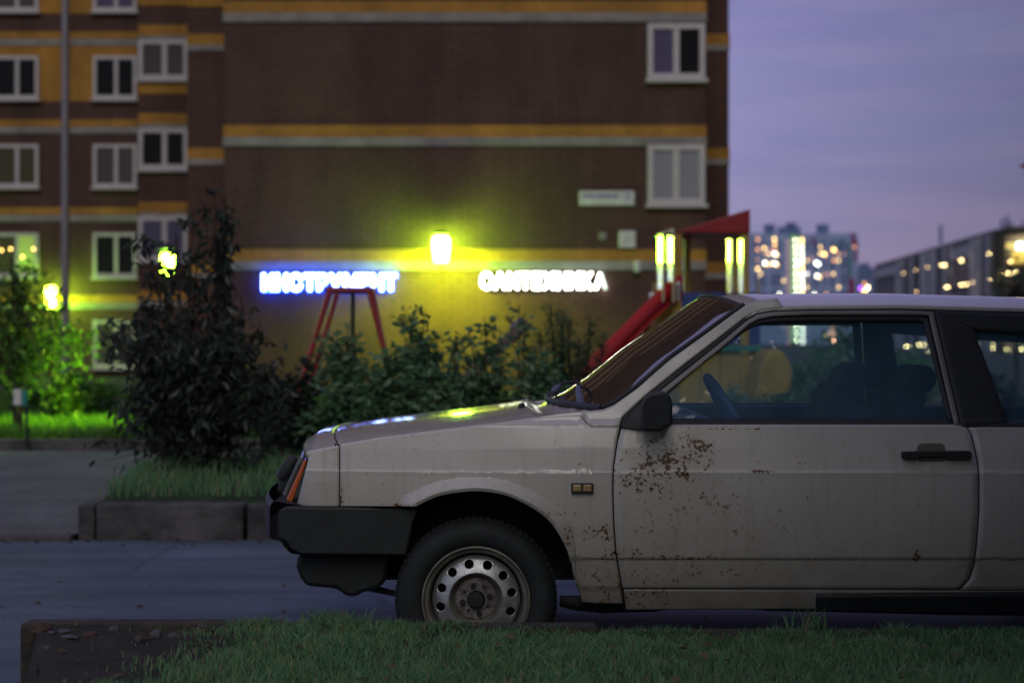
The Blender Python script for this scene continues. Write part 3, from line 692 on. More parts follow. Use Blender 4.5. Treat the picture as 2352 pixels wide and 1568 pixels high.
# lit shop signs: raised letters
def letters(root, text, u0, u1, v0, v1, Y, body, face, depth):
    x0, x1, zt, zb = xr(u0, Y), xr(u1, Y), zr(v0, Y), zr(v1, Y); H = zt-zb
    got = []
    for ch in text:
        both_ = []
        for off in (.03, .075):
            c = bpy.data.curves.new('t', 'FONT'); c.body = ch; c.size = 1; c.extrude = 0; c.offset = off
            o = bpy.data.objects.new('t', c); C.objects.link(o); bpy.context.view_layer.update()
            dg = bpy.context.evaluated_depsgraph_get(); me = o.evaluated_get(dg).to_mesh()
            vs = [v.co.copy() for v in me.vertices]; fs = [tuple(p.vertices) for p in me.polygons]
            bpy.data.objects.remove(o); bpy.data.curves.remove(c); both_ += [vs, fs]
        got.append(both_)
    hs = max(v.y for vs, _, _, _ in got for v in vs)
    ws = [max(v.x for v in vs)-min(v.x for v in vs) for vs, _, _, _ in got]; gap = .10
    k = H/hs; kx = (x1-x0)/(sum(ws)+gap*(len(ws)-1)); x = x0
    for (vs, fs, vs2, fs2), wd in zip(got, ws):
        mx = min(v.x for v in vs)
        par_ = root
        for nm, ya, yb, vs, fs in (('letter', Y-depth, Y-.06, vs, fs), ('glow_backing', Y-.055, Y-.02, vs2, fs2)):
            if nm != 'letter' and body != 'sign_blue': continue
            bm = bmesh.new()
            bv = [bm.verts.new((x+(v.x-mx)*kx, ya, zb+v.y*k)) for v in vs]
            for f in fs:
                try: bm.faces.new([bv[i] for i in f])
                except ValueError: pass
            bmesh.ops.remove_doubles(bm, verts=bm.verts, dist=.0008)
            g = bmesh.ops.extrude_face_region(bm, geom=list(bm.faces))
            bmesh.ops.translate(bm, verts=[e for e in g['geom'] if isinstance(e, bmesh.types.BMVert)], vec=(0, yb-ya, 0))
            bmesh.ops.recalc_face_normals(bm, faces=bm.faces)
            me = bpy.data.meshes.new(nm); me.materials.append(M[body]); me.materials.append(M[face])
            bm.faces.ensure_lookup_table(); bm.normal_update()
            for f in bm.faces:
                if f.normal.y < -.9 and nm == 'letter': f.material_index = 1
            bm.transform(Matrix.Translation(-Vector(root.location)))
            bm.to_mesh(me); bm.free()
            o = bpy.data.objects.new(nm, me); C.objects.link(o); o.parent = par_; par_ = o
        x += (wd+gap)*kx
    mb = MB(); mb.box((x0, Y-.015, zb+H*.3), (x1, Y+.02, zb+H*.36)); mb.box((x0, Y-.015, zb+H*.66), (x1, Y+.02, zb+H*.72)); mb.build('mounting_rail', M['darkmetal'], root)
M['sign_white'] = emit('sign_face_white', (1, .97, .86), 16)
M['sign_face'] = emit('sign_face_bluewhite', (.62, .84, 1), 14)
M['sign_blue'] = emit('sign_side_blue', (.02, .08, 1.0), 18)
M['sign_cool'] = emit('sign_side_pale', (.8, .95, .85), 2)
YG = YM-.10
s1 = empty('shop_sign', (xr(757, YG), YG, zr(668, YG)), 'lit sign of white letters with blue glow behind the red swing', 'sign')
letters(s1, 'ИНСТРУМЕНТ', 604, 911, 629, 666, YG, 'sign_blue', 'sign_face', .12)
s2 = empty('shop_sign', (xr(1248, YG), YG, zr(666, YG)), 'lit sign of warm white letters right of the bright wall lamp', 'sign')
letters(s2, 'САНТЕХНИКА', 1104, 1393, 626, 663, YG, 'sign_cool', 'sign_white', .16)

# lamps
LAMP = (.42, 1.0, .03)
def globe(root, c, r, h, mat):
    mb = MB(); mb.lathe([(.001, -h*.5), (r*.72, -h*.5), (r*.84, -h*.42), (r, h*.12), (r, h*.36), (r*.8, h*.48), (.001, h*.5)], c, 'Z', 24)
    return mb.build('globe', mat, root, smooth=40)
def wall_lamp(u, v, Yw, r, h, label, strength, gap):
    c = at(u, v, Yw-gap); ro = empty('wall_lamp', (c.x, Yw, c.z), label, 'lamp')
    globe(ro, c, r, h, emit('lamp_glow', LAMP, strength))
    mb = MB(); mb.lathe([(.001, .03), (r*1.12, .03), (r*.7, .10), (.02, .13), (.001, .13)], c+Vector((0, 0, h*.5)), 'Z', 20); mb.build('cap', M['darkmetal'], ro, smooth=40)
    mb = MB(); mb.tube([c+Vector((0, 0, -h*.5)), c+Vector((0, 0, -h*.5-.1)), Vector((c.x, Yw+.02, c.z-h*.5-.1))], .025, 8); mb.build('bracket', M['darkmetal'], ro)
    return ro, c
wl, c1 = wall_lamp(1013, 572, YM, .20, .60, 'bright white wall lamp on the brown end wall between the two lit signs', 130, .62)
wl2, c2 = wall_lamp(117, 681, YL, .165, .66, 'bright wall lamp low on the left wing beside the tall pole', 120, .7)
def spot(name, loc, energy, size, blend=.6, col=(.85, .95, .10), target=(0, 0, -1), rad=.12):
    l = bpy.data.lights.new(name, 'SPOT'); l.energy = energy; l.spot_size = R(size); l.spot_blend = blend; l.color = col; l.shadow_soft_size = rad
    o = bpy.data.objects.new(name, l); C.objects.link(o); o.location = loc
    o.rotation_euler = (-Vector(target)).to_track_quat('Z', 'Y').to_euler(); return o
spot('lamp_light', c1+Vector((0, -.95, -.36)), 850, 150, .6, (.60, .84, .010), (0, .75, -1))
# garden lamp standing on the left lawn behind the dark bush
YGl = 21.5
c3 = at(384, 606, YGl); gl_ = empty('garden_lamp', (c3.x, YGl, .1), 'lit garden lantern half hidden by the leaves of the dark bush', 'lamp')
globe(gl_, c3, .085, .27, emit('garden_glow', LAMP, 90))
mb = MB(); mb.tube([(c3.x, YGl, .1), (c3.x, YGl, c3.z-.16)], [.05, .03], 10); mb.build('post', M['darkmetal'], gl_)
mb = MB(); mb.lathe([(.001, 0), (.15, 0), (.05, .08), (.001, .09)], c3+Vector((0, 0, .175)), 'Z', 16); mb.build('cap', M['darkmetal'], gl_)
spot('lamp_light', c3+Vector((-.3, -.15, -.15)), 2300, 94, .8, (.62, 1, .04), (-.5, -.50, -1))
# tall pole
Yp = 42; ro = empty('lamp_post', (xr(150, Yp), Yp, 0), 'tall grey metal pole rising out of the picture before the left wing', 'pole')
mb = MB(); mb.tube([(xr(150, Yp), Yp, 0), (xr(150.5, Yp), Yp, 12)], [.105, .085], 16); mb.build('shaft', M['pole'], ro, smooth=60)
mb = MB(); mb.tube([(xr(150, Yp), Yp, 0), (xr(150, Yp), Yp, .8)], .125, 16); mb.build('base_sleeve', M['pole'], ro, smooth=60)
mb = MB(); mb.box((xr(150, Yp)-.12, Yp-1.6, 12), (xr(150, Yp)+.12, Yp+.1, 12.15)); mb.build('lamp_head', M['pole'], ro, bevel=.03)
# small sign on a stake
Ys = 18.2; c = at(46, 913, Ys); ro = empty('stake_sign', (c.x, Ys, .1), 'small teal and white sign on a wooden stake in the lawn', 'sign')
M['teal'] = plain('teal_paint', (.02, .25, .22), .5)
mb = MB(); mb.box((c.x-.07, Ys-.012, c.z-.08), (c.x+.015, Ys+.012, c.z+.09)); mb.build('white_panel', M['wire'], ro, bevel=.01)
mb = MB(); mb.box((c.x+.016, Ys-.012, c.z-.09), (c.x+.075, Ys+.012, c.z+.08)); mb.build('teal_panel', M['teal'], ro, bevel=.01)
mb = MB(); mb.box((c.x-.015, Ys+.013, .1), (c.x+.02, Ys+.04, c.z+.05)); mb.build('stake', M['bark'], ro)
mb = MB(); mb.tube([at(62, 1030, 17.3), at(61, 930, 17.3)], .016, 8); tag(origin_to_base(mb.build('stake', M['darkmetal'])), 'thin dark stake at the front edge of the left lawn', 'stake')

# ------------------------------------------------------------------ playground
Yq = 15.2
sw = empty('swing', (xr(790, Yq), Yq, .05), 'red steel child swing frame with splayed legs', 'swing')
legs = [((757, 668, Yq), (634, 1062, Yq-.1)), ((775, 668, Yq+1.5), (668, 1030, Yq+1.6)), ((848, 668, Yq), (948, 1062, Yq-.1)), ((856, 672, Yq+1.5), (930, 1000, Yq+1.6))]
for (ua, va, ya), (ub, vb, yb) in legs[:3]+legs[3:]:
    a, b = at(ua, va, ya), at(ub, vb, yb); b.z = .05
    mb = MB(); mb.tube([a, b], .025, 10); mb.build('leg', M['red'], sw, smooth=60)
for a, b in ((at(750, 666, Yq), at(858, 666, Yq)), (at(768, 667, Yq+1.5), at(862, 667, Yq+1.5))):
    mb = MB(); mb.tube([a, b], .03, 10); mb.build('top_plate', M['red'], sw, smooth=60)
mb = MB(); mb.tube([at(803, 666, Yq), at(815, 667, Yq+1.5)], .032, 10); mb.build('crossbar', M['red'], sw, smooth=60)
for dy in (.45, .95):
    p0 = at(806, 667, Yq).lerp(at(815, 667, Yq+1.5), dy/1.5); mb = MB(); mb.tube([p0, p0+Vector((0, 0, -1.1))], .016, 6); mb.build('chain', M['darkmetal'], sw)
p0 = at(806, 667, Yq).lerp(at(815, 667, Yq+1.5), .47)
mb = MB(); mb.box((p0.x-.09, p0.y-.25, p0.z-1.13), (p0.x+.09, p0.y+.25, p0.z-1.09)); mb.build('seat', M['plastic'], sw, bevel=.01)

Ye = 17.0
se = empty('seesaw', (xr(1115, Ye), Ye, .05), 'pale seesaw plank tilted up in front of the lit wall', 'seesaw')
a, b = at(1000, 935, Ye), at(1212, 738, Ye); d_ = (b-a).normalized(); nn = Vector((-d_.z, 0, d_.x))*.055
M['plank'] = plain('weathered_plank', (.17, .125, .115), .7, var=.3)
mb = MB(); mb.prism([a-nn, b-nn, b+nn, a+nn], (0, .22, 0)); mb.build('plank', M['plank'], se, bevel=.01)
pm = a.lerp(b, .35); mb = MB(); mb.tube([Vector((pm.x, Ye+.11, .05)), Vector((pm.x, Ye+.11, pm.z-.05))], .05, 10); mb.build('pivot_post', M['darkmetal'], se)
mb = MB(); q = a.lerp(b, .9); mb.tube([q+nn+Vector((0, .11, 0)), q+nn*3.2+Vector((0, .11, 0))], .018, 8); mb.tube([q+nn*3.2+Vector((0, -.02, 0)), q+nn*3.2+Vector((0, .24, 0))], .016, 8); mb.build('handle', M['darkmetal'], se)
mb = MB(); q = a.lerp(b, .985); mb.prism([q+nn*1.05, q-(b-a)*.13+nn*1.05, q-(b-a)*.13+nn*1.5, q+nn*1.5], (0, .22, 0)); mb.build('seat', M['letterblue'], se)

Yt = 18.0
pt = empty('play_tower', (xr(1640, Yt), Yt+.6, .05), 'playground tower with slanted red roof, yellow posts and blue panels', 'play tower')
def vbox(u0, u1, v0, v1, Y, dep): 
    mb = MB(); mb.box((xr(u0, Y), Y, zr(v1, Y)), (xr(u1, Y), Y+dep, zr(v0, Y))); return mb
for u0, u1, Y in ((1544, 1566, Yt), (1701, 1721, Yt), (1572, 1587, Yt+1.0), (1684, 1699, Yt+1.0)):
    mb = MB(); mb.box((xr(u0, Y), Y, .05), (xr(u1, Y), Y+.1, zr(536, Y))); mb.build('post', M['yellow'], pt, bevel=.01)
rf = [at(1550, 533, Yt-.03), at(1723, 480, Yt-.03), at(1723, 535, Yt-.03)]
mb = MB(); mb.prism(rf, (0, 1.25, 0)); mb.build('roof', M['red'], pt, bevel=.008)
vbox(1566.5, 1746, 672, 790, Yt+.02, .03).build('panel', M['blue'], pt)
vbox(1500, 1566, 702, 742, Yt+.45, .03).build('panel', M['yellow'], pt)
vbox(1500, 1543, 650, 690, Yt+1.1, .03).build('panel', M['yellow'], pt)
vbox(1540, 1720, 760, 772, Yt+.06, .9).build('platform', M['plank'], pt)
M['board'] = plain('glossy_board', (.62, .58, .40), .24, 0, var=.1, scale=2, coat=.8)
for un, uf, va, vb in ((1521, 1513.5, 533, 692), (1545, 1536.5, 526, 694), (1679, 1671.5, 545, 672), (1706, 1698, 543, 674)):
    X_ = xr(un, Yt-.3); Yf = X_*FX/(uf-CU); mb = MB()
    mb.prism([(X_, Yt-.3, zr(vb, Yt-.3)), (X_-.03*(Yf-Yt+.3), Yf, zr(vb, Yt-.3)), (X_-.03*(Yf-Yt+.3), Yf, zr(va, Yt-.3)), (X_, Yt-.3, zr(va, Yt-.3))], (.018, 0, 0)); mb.build('side_board', M['board'], pt)
X_ = xr(1523, Yt-.3); mb = MB(); mb.prism([at(1511, 536, Yt), at(1545, 524, Yt), at(1545, 530, Yt), at(1511, 543, Yt)], (0, .35, 0)); mb.build('top_rail', M['board'], pt)
for u, v, vb in ((1557, 655, 690), (1497, 680, 700), (1465, 733, 770), (1742, 643, 675)):
    mb = MB(); c = at(u, v, Yt-.12)
    mb.tube([at(u, vb, Yt-.12), c], .026, 10); mb.lathe([(.001, -.03), (.034, 0), (.03, .03), (.001, .045)], c, 'Z', 12); mb.build('post_cap', M['chrome'], pt, smooth=60)
M['slide_red'] = plain('slide_red', (.55, .028, .03), .32, var=.15)
sd = empty('slide', (xr(1450, Yt), Yt-.3, .05), 'red plastic slide running down from the play tower', 'slide')
P0, P1, P2, P3 = at(1568, 675, Yt-.02), at(1540, 692, Yt-.12), at(1372, 858, Yt-1.0), at(1318, 930, Yt-1.3)
wv = Vector((0, .45, 0)); hv = Vector((0, 0, .21))
path = [P0, P1, P1.lerp(P2, .33)+Vector((0, 0, .01)), P1.lerp(P2, .66), P2, P3, P3+Vector((-.35, -.1, -.12))]
mb = MB(); mb.grid([[p, p+wv] for p in path]); mb.build('chute', M['slide_red'], sd, smooth=60, solid=.02)
for off in (0, 1):
    mb = MB(); mb.grid([[p+wv*off, p+wv*off+hv] for p in path]); mb.build('side_wall', M['slide_red'], sd, smooth=60, solid=.03)
mb = MB(); mb.tube([Vector((P3.x-.1, P3.y+.2, .05)), P3+Vector((-.1, .2, -.03))], .03, 8); mb.tube([Vector((P1.x-.3, P1.y+.2, .05)), P1.lerp(P2, .3)+wv*.5], .03, 8); mb.build('support', M['yellow'], sd)
# yellow play house and tunnel seen through the door window
Yh = 15.0
ph = empty('play_house', (xr(1665, Yh), Yh+.5, .05), 'low yellow play house seen through the car door window', 'play house')
mb = MB(); z0, z1 = .05, zr(800, Yh); xs = [xr(u, Yh) for u in (1560, 1610, 1655, 1700, 1742)]
for k in range(4): mb.box((xs[k]+.004, Yh, z0), (xs[k+1]-.004, Yh+.03, z1-.03*abs(1.5-k)))
mb.build('front_wall', M['yellow'], ph)
mb = MB(); mb.box((xs[0], Yh+.04, z0), (xs[0]+.03, Yh+.9, z1-.06)); mb.box((xs[4]-.03, Yh+.04, z0), (xs[4], Yh+.9, z1-.06)); mb.build('side_wall', M['yellow'], ph)
mb = MB(); mb.box((xs[0]-.03, Yh-.05, z1-.02), (xs[4]+.03, Yh+.95, z1+.02)); mb.build('roof', M['teal'], ph)
tn = empty('play_tunnel', (xr(1785, Yh), Yh-.6, .05), 'yellow rounded play tunnel beside the play house behind the car', 'play tunnel')
prof = [(xr(u, Yh-.7), zr(v, Yh-.7)) for u, v in ((1738, 905), (1746, 850), (1758, 812), (1778, 800), (1800, 806), (1815, 830), (1822, 865), (1812, 905))]
prof += [(prof[-1][0], .05)]; prof = [(prof[0][0], .05)]+prof
mb = MB(); mb.prism([(x, Yh-.7, z) for x, z in prof], (0, 1.1, 0)); mb.build('shell', M['yellow'], tn, bevel=.03)
mb = MB(); mb.prism([(xr(1776, Yh)+.17*math.cos(k*.5236), Yh-.715, .52+.2*math.sin(k*.5236)) for k in range(12)], (0, .012, 0)); mb.build('opening', M['inner'], tn)
for u, v, Y, hw, sd_, lab in [(1660, 850, 12.6, 90, 46, 'shrub in front of the yellow play house, seen through the car'), (1780, 885, 12.8, 85, 47, 'shrub in front of the yellow tunnel, seen through the car'), (1880, 850, 13.0, 80, 48, 'dark shrub seen through the car behind the front seat'), (1480, 850, 12.2, 70, 49, 'shrub hidden behind the windscreen pillar')]:
    b = at(u, 0, Y); top = at(u, v, Y).z
    shrub('shrub', lab, 'shrub', (b.x, Y, .2), (top-.2)*1.06, hw*Y/FX, 16, 10, 7, .062, 'leaf_mid', sd_, 'shrubs behind the parked car', droop=.1, start=.1, spread=.12, aspect=.5)

# ------------------------------------------------------------------ far buildings
M['fb_wall'] = plain('far_hazed_wall', (.38, .48, .80), .9, var=.15, scale=.05)  # bluish air haze painted into the tower's wall colour
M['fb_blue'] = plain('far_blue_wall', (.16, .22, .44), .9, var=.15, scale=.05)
M['fb_pink'] = plain('far_magenta_panel', (.30, .06, .20), .9)
M['fb_teal'] = plain('far_teal_panel', (.05, .20, .26), .9)
M['fb_win'] = plain('far_hazed_window', (.18, .24, .50), .4)  # window bays lightened with the same painted haze blue
lit = {k: emit('far_window_'+k, c, s, False) for k, c, s in (('warm', (1, .62, .20), 6), ('white', (1, .95, .72), 9), ('orange', (1, .42, .16), 3), ('strip', (1, .93, .55), 26), ('green', (.35, .75, .25), .30), ('violet', (.5, .1, 1), 7), ('pale', (1, .97, .7), 4), ('dim', (.75, .36, .25), 1.3))}
YT = 710
tw = empty('apartment_tower', (xr(1850, YT), YT+8, 0), 'distant tower block with painted-in pale blue haze and two bright strings of stair lights', 'building')
mb = MB(); mb.box((xr(1722, YT), YT, 0), (xr(1970, YT), YT+18, zr(536, YT))); mb.build('wall', M['fb_wall'], tw)
for u0, u1, v0, v1 in ((1762, 1783, 514, 536), (1794, 1842, 520, 536), (1812, 1832, 510, 522), (1884, 1907, 514, 536)):
    mb = MB(); mb.box((xr(u0, YT), YT+3, zr(v1, YT)-.1), (xr(u1, YT), YT+9, zr(v0, YT))); mb.build('roof_hut', M['fb_blue'], tw)
for u0, u1, v0, v1, mt in ((1812, 1838, 537, 547, 'fb_teal'), (1955, 1963, 535, 560, 'fb_pink'), (1962, 1970, 550, 600, 'fb_pink'), (1948, 1963, 640, 700, 'fb_pink'), (1948, 1954, 560, 640, 'fb_teal'), (1923, 1929, 552, 580, 'fb_teal'), (1865, 1872, 545, 562, 'fb_pink')):
    mb = MB(); mb.box((xr(u0, YT), YT-.25, zr(v1, YT)), (xr(u1, YT), YT+.1, zr(v0, YT))); mb.build('panel', M[mt], tw)
for k in range(4):
    for j, u in enumerate((1731, 1748, 1770, 1786, 1846, 1866, 1888, 1906, 1930)):
        mb = MB(); v = 550+k*38+(j % 2)*3
        mb.box((xr(u, YT), YT-.12, zr(v+30, YT)), (xr(u+9+(j % 3)*3, YT), YT+.1, zr(v, YT))); mb.build('window_bay', M['fb_win'], tw)
mb = MB(); mb.box((xr(1817, YT), YT-.5, 0), (xr(1823, YT), YT-.15, zr(540, YT))); mb.build('stair_glass', lit['green'], tw)
mb = MB(); mb.box((xr(1831, YT), YT-.5, 0), (xr(1834, YT), YT-.15, zr(540, YT))); mb.build('stair_glass', lit['green'], tw)
def litwin(par, u, v, key, Y, wpx=4.2, hpx=5.5, d=.6):
    mb = MB(); mb.box((xr(u-wpx/2, Y), Y-d, zr(v+hpx/2, Y)), (xr(u+wpx/2, Y), Y-d+.1, zr(v-hpx/2, Y))); mb.build('lit_window', lit[key], par)
for k in range(21):
    v = 551+k*15.4
    litwin(tw, 1826.5+k*.15, v, 'strip', YT, 2.2, 2.6); litwin(tw, 1841.5+k*.15, v+2, 'pale' if k % 4 else 'warm', YT, 4.2, 11); litwin(tw, 1810+k*.1, v+4, 'dim', YT, 4, 5)
for u, v, key in ((1740, 550, 'orange'), (1740, 573, 'orange'), (1739, 597, 'dim'), (1740, 617, 'warm'), (1755, 570, 'warm'), (1756, 582, 'dim'), (1756, 604, 'white'), (1760, 607, 'warm'), (1771, 573, 'dim'), (1771, 583, 'dim'), (1772, 606, 'warm'), (1778, 549, 'warm'), (1779, 560, 'warm'), (1780, 573, 'orange'), (1779, 583, 'white'), (1783, 586, 'warm'), (1779, 605, 'white'), (1784, 608, 'warm'), (1834, 606, 'white'),
                  (1834+0, 631, 'warm'), (1849, 594, 'dim'), (1860, 604, 'white'), (1865, 607, 'white'), (1877, 583, 'warm'), (1880, 585, 'warm'), (1899, 573, 'warm'), (1902, 575, 'warm'), (1901, 598, 'orange'), (1862, 634, 'white'), (1868, 636, 'warm'), (1880, 630, 'dim'), (1888, 631, 'dim'),
                  (1880, 800, 'white'), (1911, 798, 'white'), (1910, 764, 'orange'), (1890, 800, 'orange'), (1875, 815, 'orange'), (1866, 800, 'orange')):
    litwin(tw, u if u < 1845 else u+(0 if v > 700 else 14), v, key, YT)
rg = random.Random(33)
for _ in range(46):
    u = rg.choice((1733, 1747, 1764, 1790, 1800, 1853, 1870, 1884, 1897, 1914, 1926, 1940, 1952, 1962)); v = 552+rg.randrange(0, 17)*15.4
    litwin(tw, u, v, rg.choice(('warm', 'dim', 'orange', 'white', 'dim', 'warm')), YT, 3.0, 4.2)
tw2 = empty('apartment_tower', (xr(1990, 900), 905, 0), 'smaller distant blue block between the tower and grey block', 'building')
mb = MB(); mb.box((xr(1968, 900), 900, 0), (xr(2040, 900), 915, zr(615, 900))); mb.build('wall', M['fb_blue'], tw2)
mb = MB(); mb.box((xr(1981, 900), 902, zr(615, 900)-.2), (xr(2000, 900), 910, zr(604, 900))); mb.build('roof_hut', M['fb_blue'], tw2)
for u, v, key in ((1976, 662, 'violet'), (1985, 651, 'orange'), (1984, 668, 'warm'), (1987, 669, 'warm'), (1991, 660, 'warm'), (1993, 661, 'white')): litwin(tw2, u, v, key, 900)
# grey block with striped cladding, receding to the left
G1, G2 = Vector((xr(2284, 165), 165, 0)), Vector((xr(2010, 241), 241, 0)); GH = CAMH+257*165/FX
M['clad_l'] = plain('light_cladding', (.46, .48, .48), .7, var=.2, scale=.2); M['clad_d'] = plain('dark_cladding', (.12, .125, .13), .7, var=.2, scale=.2); M['clad_b'] = plain('brown_cladding', (.20, .155, .13), .7, var=.2, scale=.2)
gb = empty('car_park_building', (G1.x+8, 185, 0), 'grey multi-storey block with striped cladding and warm lights inside', 'building')
dirv = (G2-G1); nrm = Vector((-dirv.y, dirv.x, 0)).normalized()
if nrm.x > 0: nrm = -nrm
mb = MB(); mb.prism([G1, G2, G2+Vector((40, 0, 0)), G1+Vector((40, 0, 0))], (0, 0, GH)); mb.build('wall', M['clad_d'], gb)
def strip(t0, t1, z0, z1, mat, name, d=.25):
    a, b = G1+dirv*t0, G1+dirv*t1
    mb = MB(); mb.prism([a+nrm*.002, b+nrm*.002, b+nrm*d, a+nrm*d], (0, 0, z1-z0)); o = mb.build(name, M[mat], gb)
    o.location.z += z0
rg = random.Random(14)
for seg0, seg1 in ((.0, .13), (.27, .74)):
    t = seg0
    while t < seg1:
        wd = rg.uniform(.008, .022); strip(t, min(t+wd, seg1), 0, GH-.4, 'clad_l' if rg.random() < .62 else 'clad_d', 'cladding_strip', rg.uniform(.2, .5)); t += wd+.003
for k in range(4):
    for seg0, seg1 in ((.13, .27), (.74, 1.0)): strip(seg0, seg1, .8+k*3.05, 2.0+k*3.05, 'clad_l' if k % 2 else 'clad_b', 'parapet', .3)
mb = MB(); mb.box((G1.x+.02, 164.5, 0), (G1.x+.9, 165, GH)); mb.build('corner_post', M['plastic'], gb)
for k in range(5):
    mb = MB(); mb.box((G1.x+.95, 164.6, .6+k*2.6), (G1.x+40, 165, 1.9+k*2.6)); mb.build('parapet', M['clad_b'], gb)
mb = MB(); mb.box((G1.x+.95, 164.3, GH-.5), (G1.x+40, 165, GH+.05)); mb.build('parapet', M['plastic'], gb)
M['gold'] = emit('lit_interior', (.75, .55, .12), .55, False)
mb = MB(); mb.box((xr(2318, 165), 164.2, zr(605, 165)), (xr(2420, 165), 164.29, zr(576, 165))); mb.build('lit_bay', M['gold'], gb)
mb = MB(); mb.box((xr(2330, 165), 164.0, zr(572, 165)), (xr(2400, 165), 164.19, zr(561, 165))); mb.build('lit_window', lit['strip'], gb)
mb = MB(); mb.box((xr(2306, 165), 164.0, zr(571, 165)), (xr(2329, 165), 164.19, zr(560, 165))); mb.build('lit_window', emit('amber_bay', (1, .75, .2), .9, False), gb)
M['gl'] = emit('carpark_light', (1, .75, .32), 32, False); M['gl2'] = emit('carpark_light_dim', (1, .66, .28), 11, False)
def glow(u, v, Y, s=2.6, mat='gl'):
    c = at(u, v, Y); r_ = s*Y/FX/2
    mb = MB(); mb.lathe([(.001, -r_), (r_*.8, -r_*.5), (r_, 0), (r_*.8, r_*.5), (.001, r_)], c, 'Z', 8); mb.build('ceiling_light', M[mat], gb)
def Yon(u):      # distance of the receding wall where it was seen at u
    t = ((u-CU)/FX*G1.y-G1.x)/(dirv.x-(u-CU)/FX*dirv.y); return (G1+dirv*t).y-1.2
for u, v, m_ in ((2162, 609, 'gl'), (2167, 609, 'gl'), (2171, 609, 'gl'), (2206, 598, 'gl'), (2210, 598, 'gl'), (2272, 583, 'gl'), (2173, 659, 'gl'), (2177, 659, 'gl'), (2207, 654, 'gl'), (2212, 654, 'gl'), (2221, 652, 'gl'), (2234, 649, 'gl2'), (2273, 644, 'gl'), (2075, 628, 'gl2'), (2103, 620, 'gl2'), (2130, 614, 'gl2'), (2104, 670, 'gl2'),
                 (2190, 792, 'gl'), (2195, 793, 'gl'), (2228, 791, 'gl'), (2243, 791, 'gl2')): glow(u, v, Yon(u)-5, 2.6, m_)
for u, v, s in ((2281, 773, 3), (2322, 766, 4.5), (2326, 767, 3), (2343, 781, 4), (2281, 800, 2.6), (2312, 802, 2.6), (2329, 804, 4), (2347, 802, 4), (2082, 795, 3.4), (2088, 796, 3), (2111, 792, 3.6), (2122, 791, 2.6), (2133, 806, 2), (2321, 601, 3), (2299, 633, 3), (2316, 628, 4.5), (2322, 628, 3), (2333, 626, 3), (2300, 760, 3), (2345, 765, 4), (2330, 775, 2.6), (2283, 768, 2.4), (2281, 792, 2.4)): glow(u, v, 163.5, s)
for u0, v0, w_ in ((2302, 498, 7), (2314, 492, 9), (2324, 505, 7), (2350, 502, 6)):    # plant on the roof
    Y = 168; mb = MB(); mb.tube([at(u0, 530, Y), at(u0-1, v0+14, Y), at(u0, v0, Y)], [w_*Y/FX*.6, w_*Y/FX*.5, w_*Y/FX*.12], 10); mb.build('roof_vent', M['fb_blue'], gb)
for u0 in (2158, 2163):
    mb = MB(); Y = Yon(2160)+3; mb.tube([at(u0, 560, Y), at(u0, 517, Y)], .09, 6); mb.build('aerial', M['fb_blue'], gb)
# red star on a mast at the right edge
Yr = 30; c = at(2366, 381, Yr); st = empty('star_ornament', (c.x, Yr, .0), 'red star on a mast cut by the right edge', 'ornament')
poly = [(c.x+.19*(1 if k % 2 == 0 else .45)*math.cos(R(36+k*36)), Yr, c.z+.19*(1 if k % 2 == 0 else .45)*math.sin(R(36+k*36))) for k in range(10)]
mb = MB(); mb.prism(poly, (0, .05, 0)); mb.build('star', M['red'], st)
mb = MB(); mb.tube([(c.x, Yr+.06, 0), (c.x, Yr+.06, c.z)], .03, 8); mb.build('mast', M['pole'], st)

# ------------------------------------------------------------------ the car
CARX, CARY = 1.2, D0+.81
car = empty('parked_car', (CARX, CARY, 0), 'old white three-door hatchback with rust spots on its door, parked along the kerb', 'car')
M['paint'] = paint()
PROF = [(.10, .10), (.19, .075), (.30, .044), (.318, .034), (.410, .024), (.4145, .016), (.42, .015), (.56, .008), (.690, .0015), (.7045, .0), (.7095, .0055), (.78, .0135), (.858, .029), (.868, .036), (.876, .048), (1.262, .2), (1.4, .26)]
def side(z):
    for (a, ya), (b, yb) in zip(PROF, PROF[1:]):
        if z <= b: return ya+(yb-ya)*max(0, (z-a))/(b-a)
    return PROF[-1][1]
def plan(x):
    if x < .15: return .085*((.15-x)/.85)**2.4
    if x > 1.9: return .07*((x-1.9)/1.3)**2
    return 0
def ysurf(x, z): return D0+side(z)+plan(x)
def onbody(u, v, extra=0.0):
    Y = D0
    for _ in range(5):
        p = at(u, v, Y); Y = ysurf(p.x, p.z)+extra
    return at(u, v, Y)
def resample(P, n):
    d = [0]
    for a, b in zip(P, P[1:]): d.append(d[-1]+math.hypot(b[0]-a[0], b[1]-a[1]))
    out = []
    for i in range(n):
        t = d[-1]*i/(n-1); k = 0
        while k < len(P)-2 and d[k+1] < t: k += 1
        f = (t-d[k])/max(1e-9, d[k+1]-d[k]); out.append((P[k][0]+(P[k+1][0]-P[k][0])*f, P[k][1]+(P[k+1][1]-P[k][1])*f))
    return out
def panel_rows(cols, step=14, rows=40, fn=None, extra=0.0):
    """cols: polylines from top to bottom, left to right"""
    cs = [resample(c, rows) for c in cols]; out = []
    for a, b in zip(cs, cs[1:]):
        n = max(1, int(max(math.hypot(b[k][0]-a[k][0], b[k][1]-a[k][1]) for k in (0, rows//2, rows-1))/step))
        for i in range(n): out.append([(p[0]+(q[0]-p[0])*i/n, p[1]+(q[1]-p[1])*i/n) for p, q in zip(a, b)])
    out.append(cs[-1])
    return [[onbody(u, v, extra+(fn(u, v) if fn else 0)) for u, v in c] for c in out]
